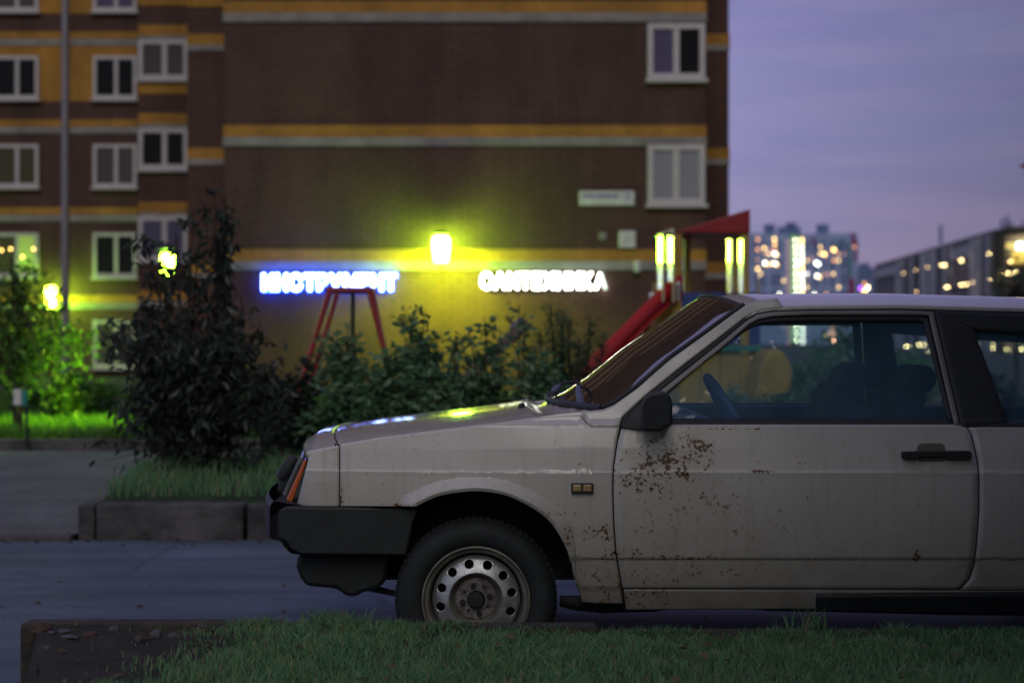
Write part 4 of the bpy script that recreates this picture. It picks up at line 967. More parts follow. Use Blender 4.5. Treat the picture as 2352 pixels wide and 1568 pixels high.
def both(name, rows, mat, smooth=14, solid=.02, parent=None, far=True):
    """the near panel and its mirror image on the far side"""
    par = parent or car
    a = MB().grid(rows).build(name, mat, par, smooth=smooth, solid=solid)
    b = None
    if far:
        b = MB().grid([[Vector((p.x, 2*CARY-p.y, p.z)) for p in r] for r in rows]).build(name, mat, par, smooth=smooth, solid=solid)
    orient(a, -1); 
    if b: orient(b, 1)
    return a, b
def orient(o, sgn):
    me = o.data
    s = sum(p.normal.y*p.area for p in me.polygons)
    if s*sgn < 0: me.flip_normals()

ARCH = [(929, 1163), (956, 1163), (1005, 1140), (1066, 1129.5), (1118, 1129.5), (1169, 1140), (1220, 1165), (1258.6, 1193.5), (1284, 1227), (1305, 1270), (1320, 1317), (1338, 1383)]
def seg_d(p, a, b):
    ax, ay = b[0]-a[0], b[1]-a[1]; t = max(0, min(1, ((p[0]-a[0])*ax+(p[1]-a[1])*ay)/(ax*ax+ay*ay)))
    return math.hypot(p[0]-a[0]-ax*t, p[1]-a[1]-ay*t)
def flare_for(arch, shift=0):
    def fn(u, v):
        d = min(seg_d((u-shift, v), a, b) for a, b in zip(arch[1:], arch[2:]))
        w = 33 if v < 1215 else max(4, 33-(v-1215)*.30)
        if d >= w: return 0
        k = max(.12, min(1, (1390-v)/200)) if v > 1190 else 1
        if d < 8: return -.030*k*(.78+.22*d/8)
        return -.030*k*(1-(d-8)/(w-8))**.85
    return fn
DOORL = [(1423, 981), (1416, 1014), (1407.5, 1073), (1406, 1128), (1408, 1199), (1413, 1269), (1423, 1328), (1430, 1386)]
def catmull(P, n=6):
    out = []
    for k in range(len(P)-1):
        p0, p1, p2, p3 = P[max(0, k-1)], P[k], P[k+1], P[min(len(P)-1, k+2)]
        for i in range(n):
            t = i/n
            out.append(tuple(.5*(2*b+(c-a)*t+(2*a-5*b+4*c-d)*t*t+(3*b-a-3*c+d)*t**3) for a, b, c, d in zip(p0, p1, p2, p3)))
    return out+[P[-1]]
ARCH = [ARCH[0]]+catmull(ARCH[1:], 5)
def top_of(u):
    T = [(781.5, 1024), (867, 1008.5), (956, 997), (1066, 983.5), (1148, 973.5), (1220, 962), (1258, 956.8), (1305, 953.2), (1340, 952)]
    for a, b in zip(T, T[1:]):
        if u <= b[0]: return a[1]+(b[1]-a[1])*(u-a[0])/(b[0]-a[0])
    return 952
fcols = [[(781.5, 1024), (781.5, 1161.5)], [(867, 1008.5), (867, 1162)], [(929, 1000.5), (929, 1162.5)]]
for u, v in ARCH[1:]:
    tu = min(u, 1318+(u-1318)*.7) if u > 1318 else u
    fcols.append([(tu, top_of(tu)), (u, v)])
fcols += [[(1346, 971), (1350, 1384)], [(1359, 980), (1362, 1385)], DOORL]
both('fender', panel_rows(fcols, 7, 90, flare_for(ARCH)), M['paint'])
# door skin
dcols = [[(1427.5, 985), (1419.5, 1014), (1411, 1073), (1409.5, 1128), (1411.5, 1199), (1416.5, 1269), (1426.5, 1328), (1430, 1350.5)],
         [(1480, 977), (1480, 1351)], [(1545, 974.5), (1545, 1351)], [(2185, 974.8), (2165, 1352)], [(2204, 975.5), (2221, 982), (2229.5, 998), (2240, 1045), (2247, 1085), (2247, 1174), (2240.5, 1256), (2235, 1299), (2225, 1329), (2202, 1352)]]
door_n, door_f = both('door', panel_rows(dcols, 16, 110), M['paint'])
# rear quarter
RS = 2.46*FX/D0
qx = [[(2224, 981.5), (2234, 998), (2244.5, 1045), (2251, 1085), (2251, 1174), (2244.5, 1256), (2239, 1299), (2229, 1329), (2206, 1356)], [(2352, 976.5), (2352, 1356)], [(2560, 977), (2560, 1356)]]
qx += [[(2590, 977), (2590, 1356)], [(2612, 977), (2612, 1250)], [(2650, 977), (2650, 1180)], [(2700, 977), (2700, 1142)], [(2740, 977), (2740, 1130)], [(2800, 977), (2800, 1130)], [(2860, 977), (2860, 1145)], [(2910, 978), (2910, 1175)], [(2950, 979), (2950, 1215)], [(2985, 980), (2985, 1300)], [(3000, 980), (3000, 1330)], [(3120, 985), (3120, 1335)], [(3290, 1000), (3300, 1330)]]
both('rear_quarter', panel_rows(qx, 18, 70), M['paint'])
# sills
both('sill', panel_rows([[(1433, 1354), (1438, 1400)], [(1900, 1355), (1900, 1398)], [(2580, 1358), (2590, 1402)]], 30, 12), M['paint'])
both('sill_trim', panel_rows([[(1876, 1366), (1874, 1404)], [(2200, 1362), (2200, 1412)], [(2600, 1360), (2610, 1412)]], 40, 6, extra=-.012), M['plastic'])
# dark backing behind the door gaps
for cs in ([[(1395, 975), (1392, 1128), (1415, 1392)], [(1440, 985), (1426, 1128), (1446, 1392)]], [[(2185, 978), (2205, 1000), (2232, 1085), (2215, 1330), (2190, 1360)], [(2240, 978), (2265, 1000), (2270, 1085), (2262, 1300), (2230, 1362)]], [[(768, 1018), (768, 1161)], [(798, 1022), (798, 1161)]], [[(1410, 1346), (1410, 1360)], [(2240, 1346), (2240, 1362)]]):
    both('door_gap', panel_rows(cs, 12, 20, extra=.02), M['inner'])
# A-pillar and cowl side, windscreen edge
UP = [(1334, 947), (1349, 944), (1385, 940), (1411, 929), (1462, 893), (1540, 825), (1620, 768), (1690, 717), (1710, 702.5), (1742, 690), (1785, 684)]
LO = [(1349, 969), (1361, 977.5), (1422.5, 977.5), (1428, 958), (1485, 905), (1565, 841), (1645, 779), (1712, 727), (1735, 715), (1760, 709.5), (1800, 706)]
both('pillar', panel_rows([[a, b] for a, b in zip(UP, LO)], 10, 8), M['paint'], smooth=30)
# roof rail gutter (black), frame strip, seal
LOW = [(1424, 980), (1429, 958), (1486, 905), (1566, 841), (1646, 779), (1713, 726.5), (1737, 714), (1774, 707), (1859, 704), (2067, 702.5), (2352, 710), (2700, 722), (3060, 745)]
OUT = [(1436, 982), (1452, 950), (1494, 914), (1574, 850), (1653, 787), (1717, 734), (1740, 721), (1777, 714.7), (1859, 712.3), (2067, 711.6), (2352, 719), (2700, 731), (3060, 754)]
both('gutter', panel_rows([[a, b] for a, b in zip(LOW, OUT)], 14, 4, extra=.006), M['seal'])
O2 = [(1452, 951), (1494, 915), (1574, 851), (1653, 788), (1717, 735), (1740, 722), (1777, 715.6), (1859, 713), (2067, 712.3), (2143.5, 715.3)]
I2 = [(1476, 952), (1514, 916), (1586, 857), (1662, 797), (1721, 744), (1743, 732.5), (1779, 725.7), (1859, 722.5), (2067, 722), (2134, 723)]
fr_rows = panel_rows([[a, b] for a, b in zip(O2, I2)], 14, 4, extra=-.004)
fr_rows += panel_rows([[(2143.5, 715.3), (2134, 723)], [(2204, 974.8), (2193, 974.8)]], 14, 4, extra=-.004)[1:]
for side_door, mir in ((door_n, False), (door_f, True)):
    r2 = [[Vector((p.x, 2*CARY-p.y, p.z)) for p in r] for r in fr_rows] if mir else fr_rows
    o = MB().grid(r2).build('window_frame', M['strip'], side_door, smooth=30, solid=.012); orient(o, 1 if mir else -1)
G2_ = [(1494, 950), (1532, 904), (1598, 848), (1693, 770), (1727, 750), (1749, 741.6), (1790, 738.5), (1859, 737.5), (2067, 737), (2122, 738)]
sl_rows = panel_rows([[a, b] for a, b in zip(I2, G2_)], 14, 3, extra=.006)+panel_rows([[(2134, 723), (2122, 738)], [(2193, 973), (2178, 961)]], 14, 3, extra=.006)[1:]
sl2 = panel_rows([[(1440, 955), (1430, 983)], [(1500, 955), (1500, 977)], [(1520, 961), (1520, 975)], [(2193, 961), (2193, 975.5)]], 20, 4, extra=.004)
gcols = [[(1490, 953), (1490, 962)], [(1532, 903), (1532, 962)], [(1598, 847), (1598, 962)], [(1693, 769), (1693, 962)], [(1727, 749), (1727, 962)], [(1749, 741), (1749, 962)], [(1859, 736.5), (1869, 962)], [(2067, 736), (2100, 962)], [(2123, 737), (2179, 962)]]
g_rows = panel_rows(gcols, 30, 12, extra=.018)
for side_door, mir in ((door_n, False), (door_f, True)):
    fl = (lambda rr: [[Vector((p.x, 2*CARY-p.y, p.z)) for p in r] for r in rr]) if mir else (lambda rr: rr)
    mb = MB().grid(fl(sl_rows)); mb.grid(fl(sl2)); o = mb.build('window_seal', M['seal'], side_door, smooth=30, solid=.012)
    o = MB().grid(fl(g_rows)).build('window_glass', M['glass'], side_door, smooth=180); orient(o, 1 if mir else -1)
# B-pillar black panel and rear side window
bp = [[(2147, 713), (2208, 979)], [(2236, 716.5), (2312, 979)]]
bp = [[(2147, 713), (2207, 978)], [(2194, 715), (2237, 757), (2262, 975)]]
rowsB = panel_rows([[(2146, 712.5), (2207, 978.5)], [(2237, 757), (2316, 971)]], 12, 24, extra=-.001)
topB = panel_rows([[(2146, 712.5), (2237, 757)], [(2352, 719.5), (2352, 766)], [(2700, 731.5), (2700, 790)], [(3060, 754.5), (3010, 830)]], 20, 6, extra=-.0005)
botB = panel_rows([[(2316, 970), (2210, 979.5)], [(2352, 970.5), (2312, 980)], [(2700, 968), (2700, 977)], [(3060, 960), (3060, 978)]], 20, 4, extra=-.0008)
endB = panel_rows([[(3010, 829), (3060, 961)], [(3062, 755), (3160, 980)]], 20, 8)
both('rear_pillar', rowsB, M['seal'], smooth=30); both('rear_pillar', topB, M['seal'], smooth=30); both('rear_pillar', botB, M['seal'], smooth=30)
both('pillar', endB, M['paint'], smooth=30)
rg_rows = panel_rows([[(2232, 752), (2312, 973)], [(2352, 763), (2420, 973)], [(2700, 788), (2750, 972)], [(3015, 828), (3062, 964)]], 40, 10, extra=.016)
both('rear_window_glass', rg_rows, M['glass'], smooth=180, solid=0)

# roof: lofted between the two gutters
roofL = [(1711, 726), (1737, 714), (1774, 707), (1859, 704), (2067, 702.5), (2352, 710), (2700, 722), (3060, 745)]
rl = []
for a, b in zip(roofL, roofL[1:]):
    n = max(1, int((b[0]-a[0])/14))
    for i in range(n): rl.append((a[0]+(b[0]-a[0])*i/n, a[1]+(b[1]-a[1])*i/n))
rl.append(roofL[-1])
rows = []; ns = 44
for k, (u, v) in enumerate(rl):
    g = onbody(u, v); r = []
    f = min(1, max(0, (u-1711)/90.))
    hcr = .058+.016*(1-f)-.02*max(0, (u-2700)/360)
    for i in range(ns+1):
        s = i/ns; c = 2*s-1; e = 1-abs(c)**3.0
        y = g.y+(2*CARY-2*g.y)*s
        fwd = -.055*(1-f)**2*(1-c*c)
        r.append(Vector((g.x+fwd-.02*(1-f)*(1-c*c), y, g.z+hcr*e)))
    rows.append(r)
roof = MB().grid(rows).build('roof', M['paint'], car, smooth=50, solid=.02)
if sum(p.normal.z for p in roof.data.polygons) < 0: roof.data.flip_normals()
roof_front = rows[0]
# windscreen: from the cowl to the roof front, bulging forward
wl_ = [(1385, 939.5), (1411, 928.5), (1462, 892.5), (1540, 824.5), (1620, 767.5), (1690, 716.5), (1711, 702)]
rows = []
P = [onbody(u, v, .012) for u, v in wl_]
Q = []
for a, b in zip(P, P[1:]):
    for i in range(4): Q.append(a.lerp(b, i/4))
Q.append(P[-1])
tb_ = roof_front[ns//2]
for k, q in enumerate(Q):
    t = k/(len(Q)-1); r = []
    bulge = .17*(1-t)+.075*t
    up = .01*(1-t)+.052*t
    for i in range(31):
        s = i/30; c = 2*s-1; e = 1-abs(c)**2.3
        r.append(Vector((q.x-bulge*e, q.y+(2*CARY-2*q.y)*s, q.z+up*e)))
    rows.append(r)
ws = MB().grid(rows).build('windscreen', M['windscreen'], car, smooth=180)
if sum(p.normal.z for p in ws.data.polygons) < 0: ws.data.flip_normals()
wrows = rows
# dark rubber round the windscreen
mb = MB(); mb.tube([r[0]+Vector((-.004, -.002, .004)) for r in rows], .010, 6); mb.tube([r[-1]+Vector((-.004, .002, .004)) for r in rows], .010, 6)
mb.tube([p+Vector((-.006, 0, .004)) for p in rows[0]], .012, 6); mb.tube([p+Vector((-.006, 0, .000)) for p in rows[-1]], .005, 6); mb.build('windscreen_seal', M['seal'], ws, smooth=60)
# bonnet: lofted across from shoulder to shoulder
SH = [(781.5, 1023.5), (867, 1008), (956, 996.5), (1066, 983), (1148, 973), (1240, 959)]
def across(pts, crown, fwd=None, ns=40, p=2.6):
    rows = []
    for k, (u, v) in enumerate(pts):
        g = onbody(u, v); r = []; cr_ = crown(k/(len(pts)-1))
        for i in range(ns+1):
            s = i/ns; c = 2*s-1; e = 1-abs(c)**p
            r.append(Vector((g.x-(fwd(k/(len(pts)-1))*(1-c*c) if fwd else 0), g.y+(2*CARY-2*g.y)*s, g.z+cr_*e)))
        rows.append(r)
    return rows
def dense(P, step=10):
    o = []
    for a, b in zip(P, P[1:]):
        n = max(1, int(math.hypot(b[0]-a[0], b[1]-a[1])/step)); o += [(a[0]+(b[0]-a[0])*i/n, a[1]+(b[1]-a[1])*i/n) for i in range(n)]
    return o+[P[-1]]
rows = across(dense(SH), lambda t: .030, lambda t: .075*(1-t)**2+.05*t**3)
bon = MB().grid(rows).build('bonnet', M['paint'], car, smooth=40, solid=.02)
if sum(p.normal.z for p in bon.data.polygons) < 0: bon.data.flip_normals()
bon_rear = rows[-1]; bon_front = rows[0]
# nose panel in front of the bonnet gap, over the lamps
rows = across(dense([(704, 1046), (706, 1040), (712, 1037.5), (722, 1036), (764, 1028.5), (777.5, 1024.5)], 6), lambda t: .030*min(1, t*2.2)+.006, lambda t: .075)
nose = MB().grid(rows).build('nose_panel', M['paint'], car, smooth=40, solid=.015)
if sum(p.normal.z for p in nose.data.polygons) < 0: nose.data.flip_normals()
# gap tray under the bonnet seam
mb = MB(); mb.grid([[p+Vector((dx, 0, -.012)) for p in bon_front] for dx in (-.03, .03)]); mb.build('bonnet_gap', M['inner'], car)
# front corner panel beside the lamp
ccols = [[(704, 1045), (708, 1056), (681, 1161)], [(722, 1037), (722, 1162)], [(764, 1029), (764, 1162)], [(777.3, 1025), (777.3, 1162)]]
both('corner_panel', panel_rows(ccols, 6, 60, lambda u, v: .035*max(0, (722-u)/45)**1.5+.008*max(0, (v-1106)/60)*(1 if v > 1106 else 0)), M['paint'])
# cowl between bonnet and windscreen
cow = []
for t in range(7):
    f = t/6; r = []
    for i in range(41):
        a = bon_rear[i]; b = wrows[0][int(round(i*30/40))]
        p = a.lerp(b, f); p.z -= .020*math.sin(math.pi*f)+.004; r.append(p)
    cow.append(r)
o = MB().grid(cow).build('cowl', M['paint'], car, smooth=60, solid=.012)
if sum(p.normal.z for p in o.data.polygons) < 0: o.data.flip_normals()
# top of the wing beside the cowl
both('wing_top', panel_rows([[(1238, 957), (1238, 962)], [(1286, 950), (1286, 956)], [(1336, 945), (1336, 954)], [(1351, 943), (1351, 970)]], 8, 6, extra=.004), M['paint'], smooth=30)
# front lamps
for mir in (False, True):
    f_ = (lambda p: Vector((p.x, 2*CARY-p.y, p.z))) if mir else (lambda p: p)
    o0 = [at(u, v, 5.86) for u, v in ((706, 1056), (700, 1054), (657, 1148), (671, 1153))]
    o1 = [p+Vector((-.004, .10, 0)) for p in o0]
    mb = MB(); mb.prism([f_(p) for p in o0], Vector((-.012, .09*(-1 if mir else 1), 0))); ind = mb.build('indicator', M['orange'], car, bevel=.006)
    h0 = [at(u, v, 5.955) for u, v in ((698, 1053), (688, 1048), (648, 1136), (656, 1149))]
    mb = MB(); mb.prism([f_(p) for p in h0], Vector((-.03, .34*(-1 if mir else 1), 0))); hl = mb.build('headlight', M['lens'], car, bevel=.01)
    h1 = [p+Vector((.035, .02, 0)) for p in h0]
    mb = MB(); mb.prism([f_(p) for p in h1], Vector((-.02, .30*(-1 if mir else 1), 0))); mb.build('reflector', M['reflector'], hl)
# grille with rounded black bar
mb = MB(); c = at(690, 1082, 6.45)
prof = [(-.035, -.09), (-.052, -.03), (-.045, .03), (-.015, .06), (.05, .065), (.08, -.09)]
mb.prism([(c.x+dx-.0, 6.18, c.z+dz-.02) for dx, dz in prof], (0, .62, 0)); mb.build('grille', M['plastic'], car, bevel=.02)
mb = MB(); c = at(661, 1075, 6.02); mb.lathe([(.001, -.05), (.02, -.045), (.026, 0), (.02, .045), (.001, .05)], c, 'X', 14)
mb.v = [tuple((Matrix.Rotation(R(-55), 3, 'Y')@(Vector(q)-c))+c) for q in mb.v]; mb.build('headlight_wiper', M['plastic'], car, smooth=60)
# bumper: profile swept across the front, returning along the side to the arch
bprof = [(629, 1150), (620, 1160), (619, 1236), (650, 1243), (655, 1260), (672, 1272), (770, 1274)]
def bump_rows(pts, y0, y1, n=24, fw=.09):
    rows = []
    for u, v in pts:
        g = at(u, v, y0); r = []
        for i in range(n+1):
            s = i/n; c = 2*s-1
            cx = .10*abs(c)**6
            r.append(Vector((g.x-fw*(1-c*c)+fw*0, g.y+(y1-y0)*s, g.z)))
        rows.append(r)
    return rows
yb0 = D0+.055
mb = MB(); mb.grid(bump_rows(bprof, yb0+.03, 2*CARY-yb0-.03)); 
front_b = [at(u, v, yb0) for u, v in ((655, 1163), (640, 1172), (634, 1236), (655, 1243), (665, 1260), (690, 1274), (935, 1276), (950, 1200), (965, 1164))]
for mir in (False, True):
    f_ = (lambda p: Vector((p.x, 2*CARY-p.y, p.z))) if mir else (lambda p: p)
    mb.prism([f_(p) for p in front_b], (0, .14*(-1 if mir else 1), 0))
mb.grid([[at(629, 1150, yb0+.03)+Vector((0, 0, 0)), at(629, 1150, yb0+.03)+Vector((0, 1.5, 0))], [at(690, 1160, yb0+.03), at(690, 1160, yb0+.03)+Vector((0, 1.5, 0))]])
mb.build('front_bumper', M['plastic'], car, smooth=40, bevel=.008)
# lower spoiler and engine tray
sp_ = [at(u, v, yb0+.12) for u, v in ((684, 1270), (679, 1300), (688, 1326), (703, 1346), (772, 1352), (785, 1362), (795, 1370), (820, 1370), (831, 1361), (868, 1352), (886, 1335), (900, 1270))]
mb = MB(); mb.prism(sp_, (0, 1.2, 0)); mb.build('spoiler', M['plastic'], car, bevel=.015)
for P in ([at(835, 1349, 6.05), at(868, 1352, 6.0), at(930, 1368, 5.95)], [at(835, 1349, 7.0), at(930, 1368, 7.1)]):
    mb = MB(); mb.tube(P, .010, 8); mb.build('tie_rod', M['darkmetal'], car)
# underbody, engine bay, wheel wells
mb = MB()
mb.box((-.66, 6.02, .30), (.34, 7.0, .80)); mb.box((.24, 5.82, .262), (2.02, 7.20, .36)); mb.box((2.0, 6.02, .26), (2.72, 7.0, .70)); mb.box((2.70, 5.85, .30), (3.06, 7.17, .62))
mb.box((.22, 5.80, .32), (.30, 7.22, .82))
mb.build('underbody', M['inner'], car)
uw = [onbody(u, 1392, .05) for u in (1300, 1350, 1400, 1500, 1580, 1640, 1700, 1800, 1900)]
mb = MB()   # ragged lower edge of the sill flange
xs_ = [(1285, 1392), (1320, 1401), (1390, 1408), (1425, 1406), (1500, 1404), (1560, 1397), (1620, 1394), (1700, 1396), (1760, 1402), (1850, 1404), (1960, 1398), (2040, 1398), (2080, 1408), (2200, 1412), (2590, 1414)]
rows = [[onbody(u, 1370, .05) for u, v in xs_], [onbody(u, v, .055) for u, v in xs_]]
both('sill_flange', rows, M['inner'], solid=.01)
# fender liners (inside of arches)
for base_u in (0, RS):
    arc = [(c_[0]+base_u, c_[1]) for c_ in ARCH[1:]]
    rows = []
    for u, v in arc:
        a = onbody(u, v, .0); rows.append([a+Vector((0, .012, 0)), a+Vector((0, .31, 0))])
    both('wheel_arch_liner', rows, M['inner'], solid=0, smooth=60)
# wheels
def wheel(x, yface, mir):
    """tyre, rim and hub; built facing -Y at yface, mirrored for the far side"""
    zc = CAMH-(1382-CV)*D0/FX
    r = bpy.data.objects.new('wheel', None); C.objects.link(r); r.parent = car; r.location = Vector((x, yface, zc))-Vector(car.location)
    if mir: r.rotation_euler = (0, 0, math.pi)
    def B(mb, nm, mat, sm=40):
        o = mb.build(nm, mat, None, smooth=sm); o.parent = r; return o
    O = (0, 0, 0)
    tp = [(.180, .012), (.185, .002), (.20, -.008), (.225, -.012), (.245, -.008), (.258, .004), (.268, .020), (.272, .04), (.272, .13), (.262, .155), (.23, .17), (.185, .16)]
    mb = MB(); mb.lathe(tp, O, 'Y', 96)
    for k in range(72):      # shoulder blocks of the tread
        a = 2*math.pi*k/72
        for y0, y1 in ((.022, .052), (.058, .085), (.09, .118)):
            q = [(.271*math.cos(a+da), y, .271*math.sin(a+da)) for da, y in ((0, y0), (.055, y0), (.055, y1), (0, y1))]
            ext = [(p_[0]*1.018, p_[1], p_[2]*1.018) for p_ in q]
            mb.add(q+ext, [(4, 5, 6, 7), (0, 1, 5, 4), (1, 2, 6, 5), (2, 3, 7, 6), (3, 0, 4, 7)])
    B(mb, 'tyre', M['rubber'])
    mb = MB(); mb.lathe([(.184, .004), (.183, -.003), (.178, -.004), (.175, .004), (.172, .012), (.163, .014), (.159, .022), (.155, .055), (.149, .075), (.149, .12)], O, 'Y', 96); B(mb, 'rim', M['rim_edge'])
    # disc with twelve round holes: ring grid with the holes cut
    bm = bmesh.new(); nh = 12; prof = []
    def yd(q):
        pts_ = [(.030, .040), (.068, .040), (.074, .034), (.084, .016), (.092, .010), (.102, .012), (.1226, .020), (.140, .030), (.150, .050)]
        for (a, ya), (b, yb) in zip(pts_, pts_[1:]):
            if q <= b: return ya+(yb-ya)*max(0, q-a)/(b-a)
        return pts_[-1][1]
    rr_in, rr_out, hr, rc = .0925, .149, .0150, .1226
    m_ = 32; verts = {}
    def vtx(px, pz): return bm.verts.new((px, yd(math.hypot(px, pz)), pz))
    for h_ in range(nh):
        a0 = R(11.3)+h_*2*math.pi/nh; da = math.pi/nh
        # outline of this sector (polar rectangle) sampled to m_ points matched with the hole circle
        circ, outl = [], []
        cx, cz = rc*math.cos(a0), rc*math.sin(a0)
        for k in range(m_):
            th = 2*math.pi*k/m_
            circ.append((cx+hr*math.cos(th+a0), cz+hr*math.sin(th+a0)))
            dx_, dt_ = math.cos(th), math.sin(th)
            sx = (rr_out-rc if dx_ > 0 else rc-rr_in); st_ = da
            kx = min(1/max(abs(dx_), 1e-6), 1/max(abs(dt_), 1e-6))
            qr = rc+dx_*kx*sx; qa = a0+dt_*kx*st_
            outl.append((qr*math.cos(qa), qr*math.sin(qa)))
        rings_ = []
        for f_ in (0, .15, .5, 1):
            rings_.append([vtx(c_[0]+(o_[0]-c_[0])*f_, c_[1]+(o_[1]-c_[1])*f_) for c_, o_ in zip(circ, outl)])
        inner = [bm.verts.new((v_.co.x, v_.co.y+.008, v_.co.z)) for v_ in rings_[0]]
        rings_ = [inner]+rings_
        for ra, rb in zip(rings_, rings_[1:]):
            for k in range(m_): bm.faces.new((ra[k], ra[(k+1) % m_], rb[(k+1) % m_], rb[k]))
    bmesh.ops.remove_doubles(bm, verts=bm.verts, dist=.0004)
    bmesh.ops.recalc_face_normals(bm, faces=bm.faces)
    for f in bm.faces: f.smooth = True
    me = bpy.data.meshes.new('wheel_disc'); bm.to_mesh(me); bm.free(); me.materials.append(M['silver'])
    o = bpy.data.objects.new('wheel_disc', me); C.objects.link(o); o.parent = r
    me2 = MB(); me2.lathe([(.0925, .010), (.088, .012), (.082, .022), (.077, .034), (.072, .040)], O, 'Y', 64); B(me2, 'disc_step', M['rim_edge'])
    mb = MB(); mb.lathe([(.0725, .040), (.069, .036), (.030, .036), (.001, .036)], O, 'Y', 48); B(mb, 'hub', M['hub'])
    mb = MB(); mb.lathe([(.001, .012), (.024, .013), (.029, .019), (.030, .037)], O, 'Y', 32); B(mb, 'hub_cap', M['plastic'])
    for k, a in enumerate((102, 12, 192, 282)):
        mb = MB(); cc = (.047*math.cos(R(a)), 0, .047*math.sin(R(a))); mb.lathe([(.001, .020), (.008, .020), (.0095, .023), (.0095, .036), (.0135, .0365)], cc, 'Y', 6); B(mb, 'wheel_bolt', M['darkmetal'], 20)
    for a in (57, 147, 237, 327):
        mb = MB(); cc = (.047*math.cos(R(a)), 0, .047*math.sin(R(a))); mb.lathe([(.001, .0353), (.0065, .0353), (.0066, .0365)], cc, 'Y', 14); B(mb, 'hub_hole', M['inner'], 20)
    mb = MB(); mb.lathe([(.15, .085), (.001, .085)], O, 'Y', 32); B(mb, 'brake_backing', M['inner'])
    return r
wx_ = at(1093, 0, D0+.02).x
for xx in (wx_, wx_+2.46):
    wheel(xx, D0+.035, False); wheel(xx, 2*CARY-D0-.035, True)
# side repeater
mb = MB(); a = onbody(1312, 1109, -.012); b = onbody(1363, 1133, -.012)
mb.box((a.x, a.y-.002, b.z), (b.x, a.y+.02, a.z)); rp = mb.build('side_repeater', M['seal'], car, bevel=.004)
M['amber'] = plain('faded_amber', (.45, .30, .13), .2, var=.3, scale=40, coat=.4)
mb = MB(); a = onbody(1316, 1113, -.018); b = onbody(1359, 1128, -.018); xm = (a.x+b.x)/2
mb.box((a.x, a.y-.001, b.z), (xm-.003, a.y+.012, a.z)); mb.box((xm+.003, a.y-.001, b.z), (b.x, a.y+.012, a.z)); mb.build('lens', M['amber'], rp, bevel=.003)
# door handle
mb = MB(); P = [onbody(u, 1046, -.026) for u in (2082, 2130, 2180, 2224)]
mb.prism([onbody(u, v, -.030) for u, v in ((2074, 1037), (2228, 1035), (2233, 1040), (2232, 1054), (2225, 1057), (2175, 1057), (2170, 1049), (2112, 1049), (2106, 1056), (2078, 1056), (2073, 1050))], (0, .030, 0)); mb.build('handle', M['plastic'], door_n, bevel=.004)
M['recess'] = plain('handle_recess', (.19, .17, .13), .6)
mb = MB(); mb.prism([onbody(u, v, -.003) for u, v in ((2106, 1034), (2108, 1022), (2114, 1017.5), (2162, 1017.5), (2170, 1022), (2171, 1034), (2168, 1060), (2110, 1060))], (0, .006, 0)); mb.build('handle_recess', M['recess'], door_n, bevel=.002)
# door mirror
mr = bpy.data.objects.new('mirror', None); C.objects.link(mr); mr.parent = car; mr.location = onbody(1500, 985)-Vector(car.location)
mh = [(1475, 990), (1474, 930), (1482, 912), (1497, 903), (1522, 899.6), (1537, 906), (1543.5, 921), (1545, 977), (1527, 981), (1521, 990.5)]
ym = D0-.13
def ob(mb, nm, mat, bev=0, sm=0):
    o = mb.build(nm, mat, None, smooth=sm, bevel=bev); o.parent = mr
    o.data.transform(Matrix.Translation(-(Vector(mr.location)+Vector(car.location)))); return o
k_ = ym/D0
mb = MB(); mb.prism([at(u, v, ym) for u, v in mh], (.012, .155, .0)); ob(mb, 'mirror_housing', M['plastic'], .012, 0)
mb = MB(); mb.prism([onbody(u, v, -.02) for u, v in ((1429, 982), (1446, 950), (1470, 926), (1500, 905), (1520, 908), (1522, 984), (1480, 988))], (0, .03, 0)); ob(mb, 'mirror_base', M['plastic'], .005)
# wipers
wp_ = [(1, wrows[0][4]), (2, wrows[0][13])]
for nm, a, b, c_ in (('wiper', (1336, 936, 6.02), (1325, 882, 6.22), None), ('wiper', (1283, 912, 6.5), (1270, 892, 6.62), None)):
    pass
M['wiper_bluelit'] = plain('bluelit_wiper_metal', (.16, .18, .27), .45, .4)  # blue light falling on the wipers painted into the metal colour
for (u0, v0, Y0), (u1, v1, Y1), (ub0, vb0), (ub1, vb1) in (((1336, 934, 5.98), (1327, 886, 6.05), (1331, 874), (1362, 914)), ((1268, 905, 6.45), (1287, 883, 6.5), (1288, 880), (1325, 878))):
    wr = bpy.data.objects.new('wiper', None); C.objects.link(wr); wr.parent = car; wr.location = at(u0, v0, Y0)-Vector(car.location); base_w = at(u0, v0, Y0)
    def wb(mb, nm, mat, sm=40):
        mb.v = [tuple(Vector(q)-base_w) for q in mb.v]; o = mb.build(nm, mat, None, smooth=sm); o.parent = wr
    mb = MB(); a, b = at(u0, v0, Y0), at(u1, v1, Y1); mb.tube([a, a.lerp(b, .3), a.lerp(b, .75), b], [.010, .015, .012, .006], 8); wb(mb, 'arm', M['wiper_bluelit'])
    mb = MB(); mb.tube([at(ub0, vb0, Y1), b, at((ub0+ub1)/2+2, (vb0+vb1)/2-2, Y1+.0), at(ub1, vb1, Y1+.02)], .0065, 6); wb(mb, 'blade', M['seal'])
    mb = MB(); mb.lathe([(.001, .014), (.016, .012), (.02, -.006), (.001, -.006)], at(u0, v0+1, Y0), 'Z', 14); wb(mb, 'pivot', M['seal'])
mb = MB(); c = at(1198, 935, 6.1); mb.lathe([(.001, .016), (.010, .014), (.012, 0), (.012, -.02)], c, 'Z', 12); mb.build('washer_nozzle', M['plastic'], car, smooth=60)
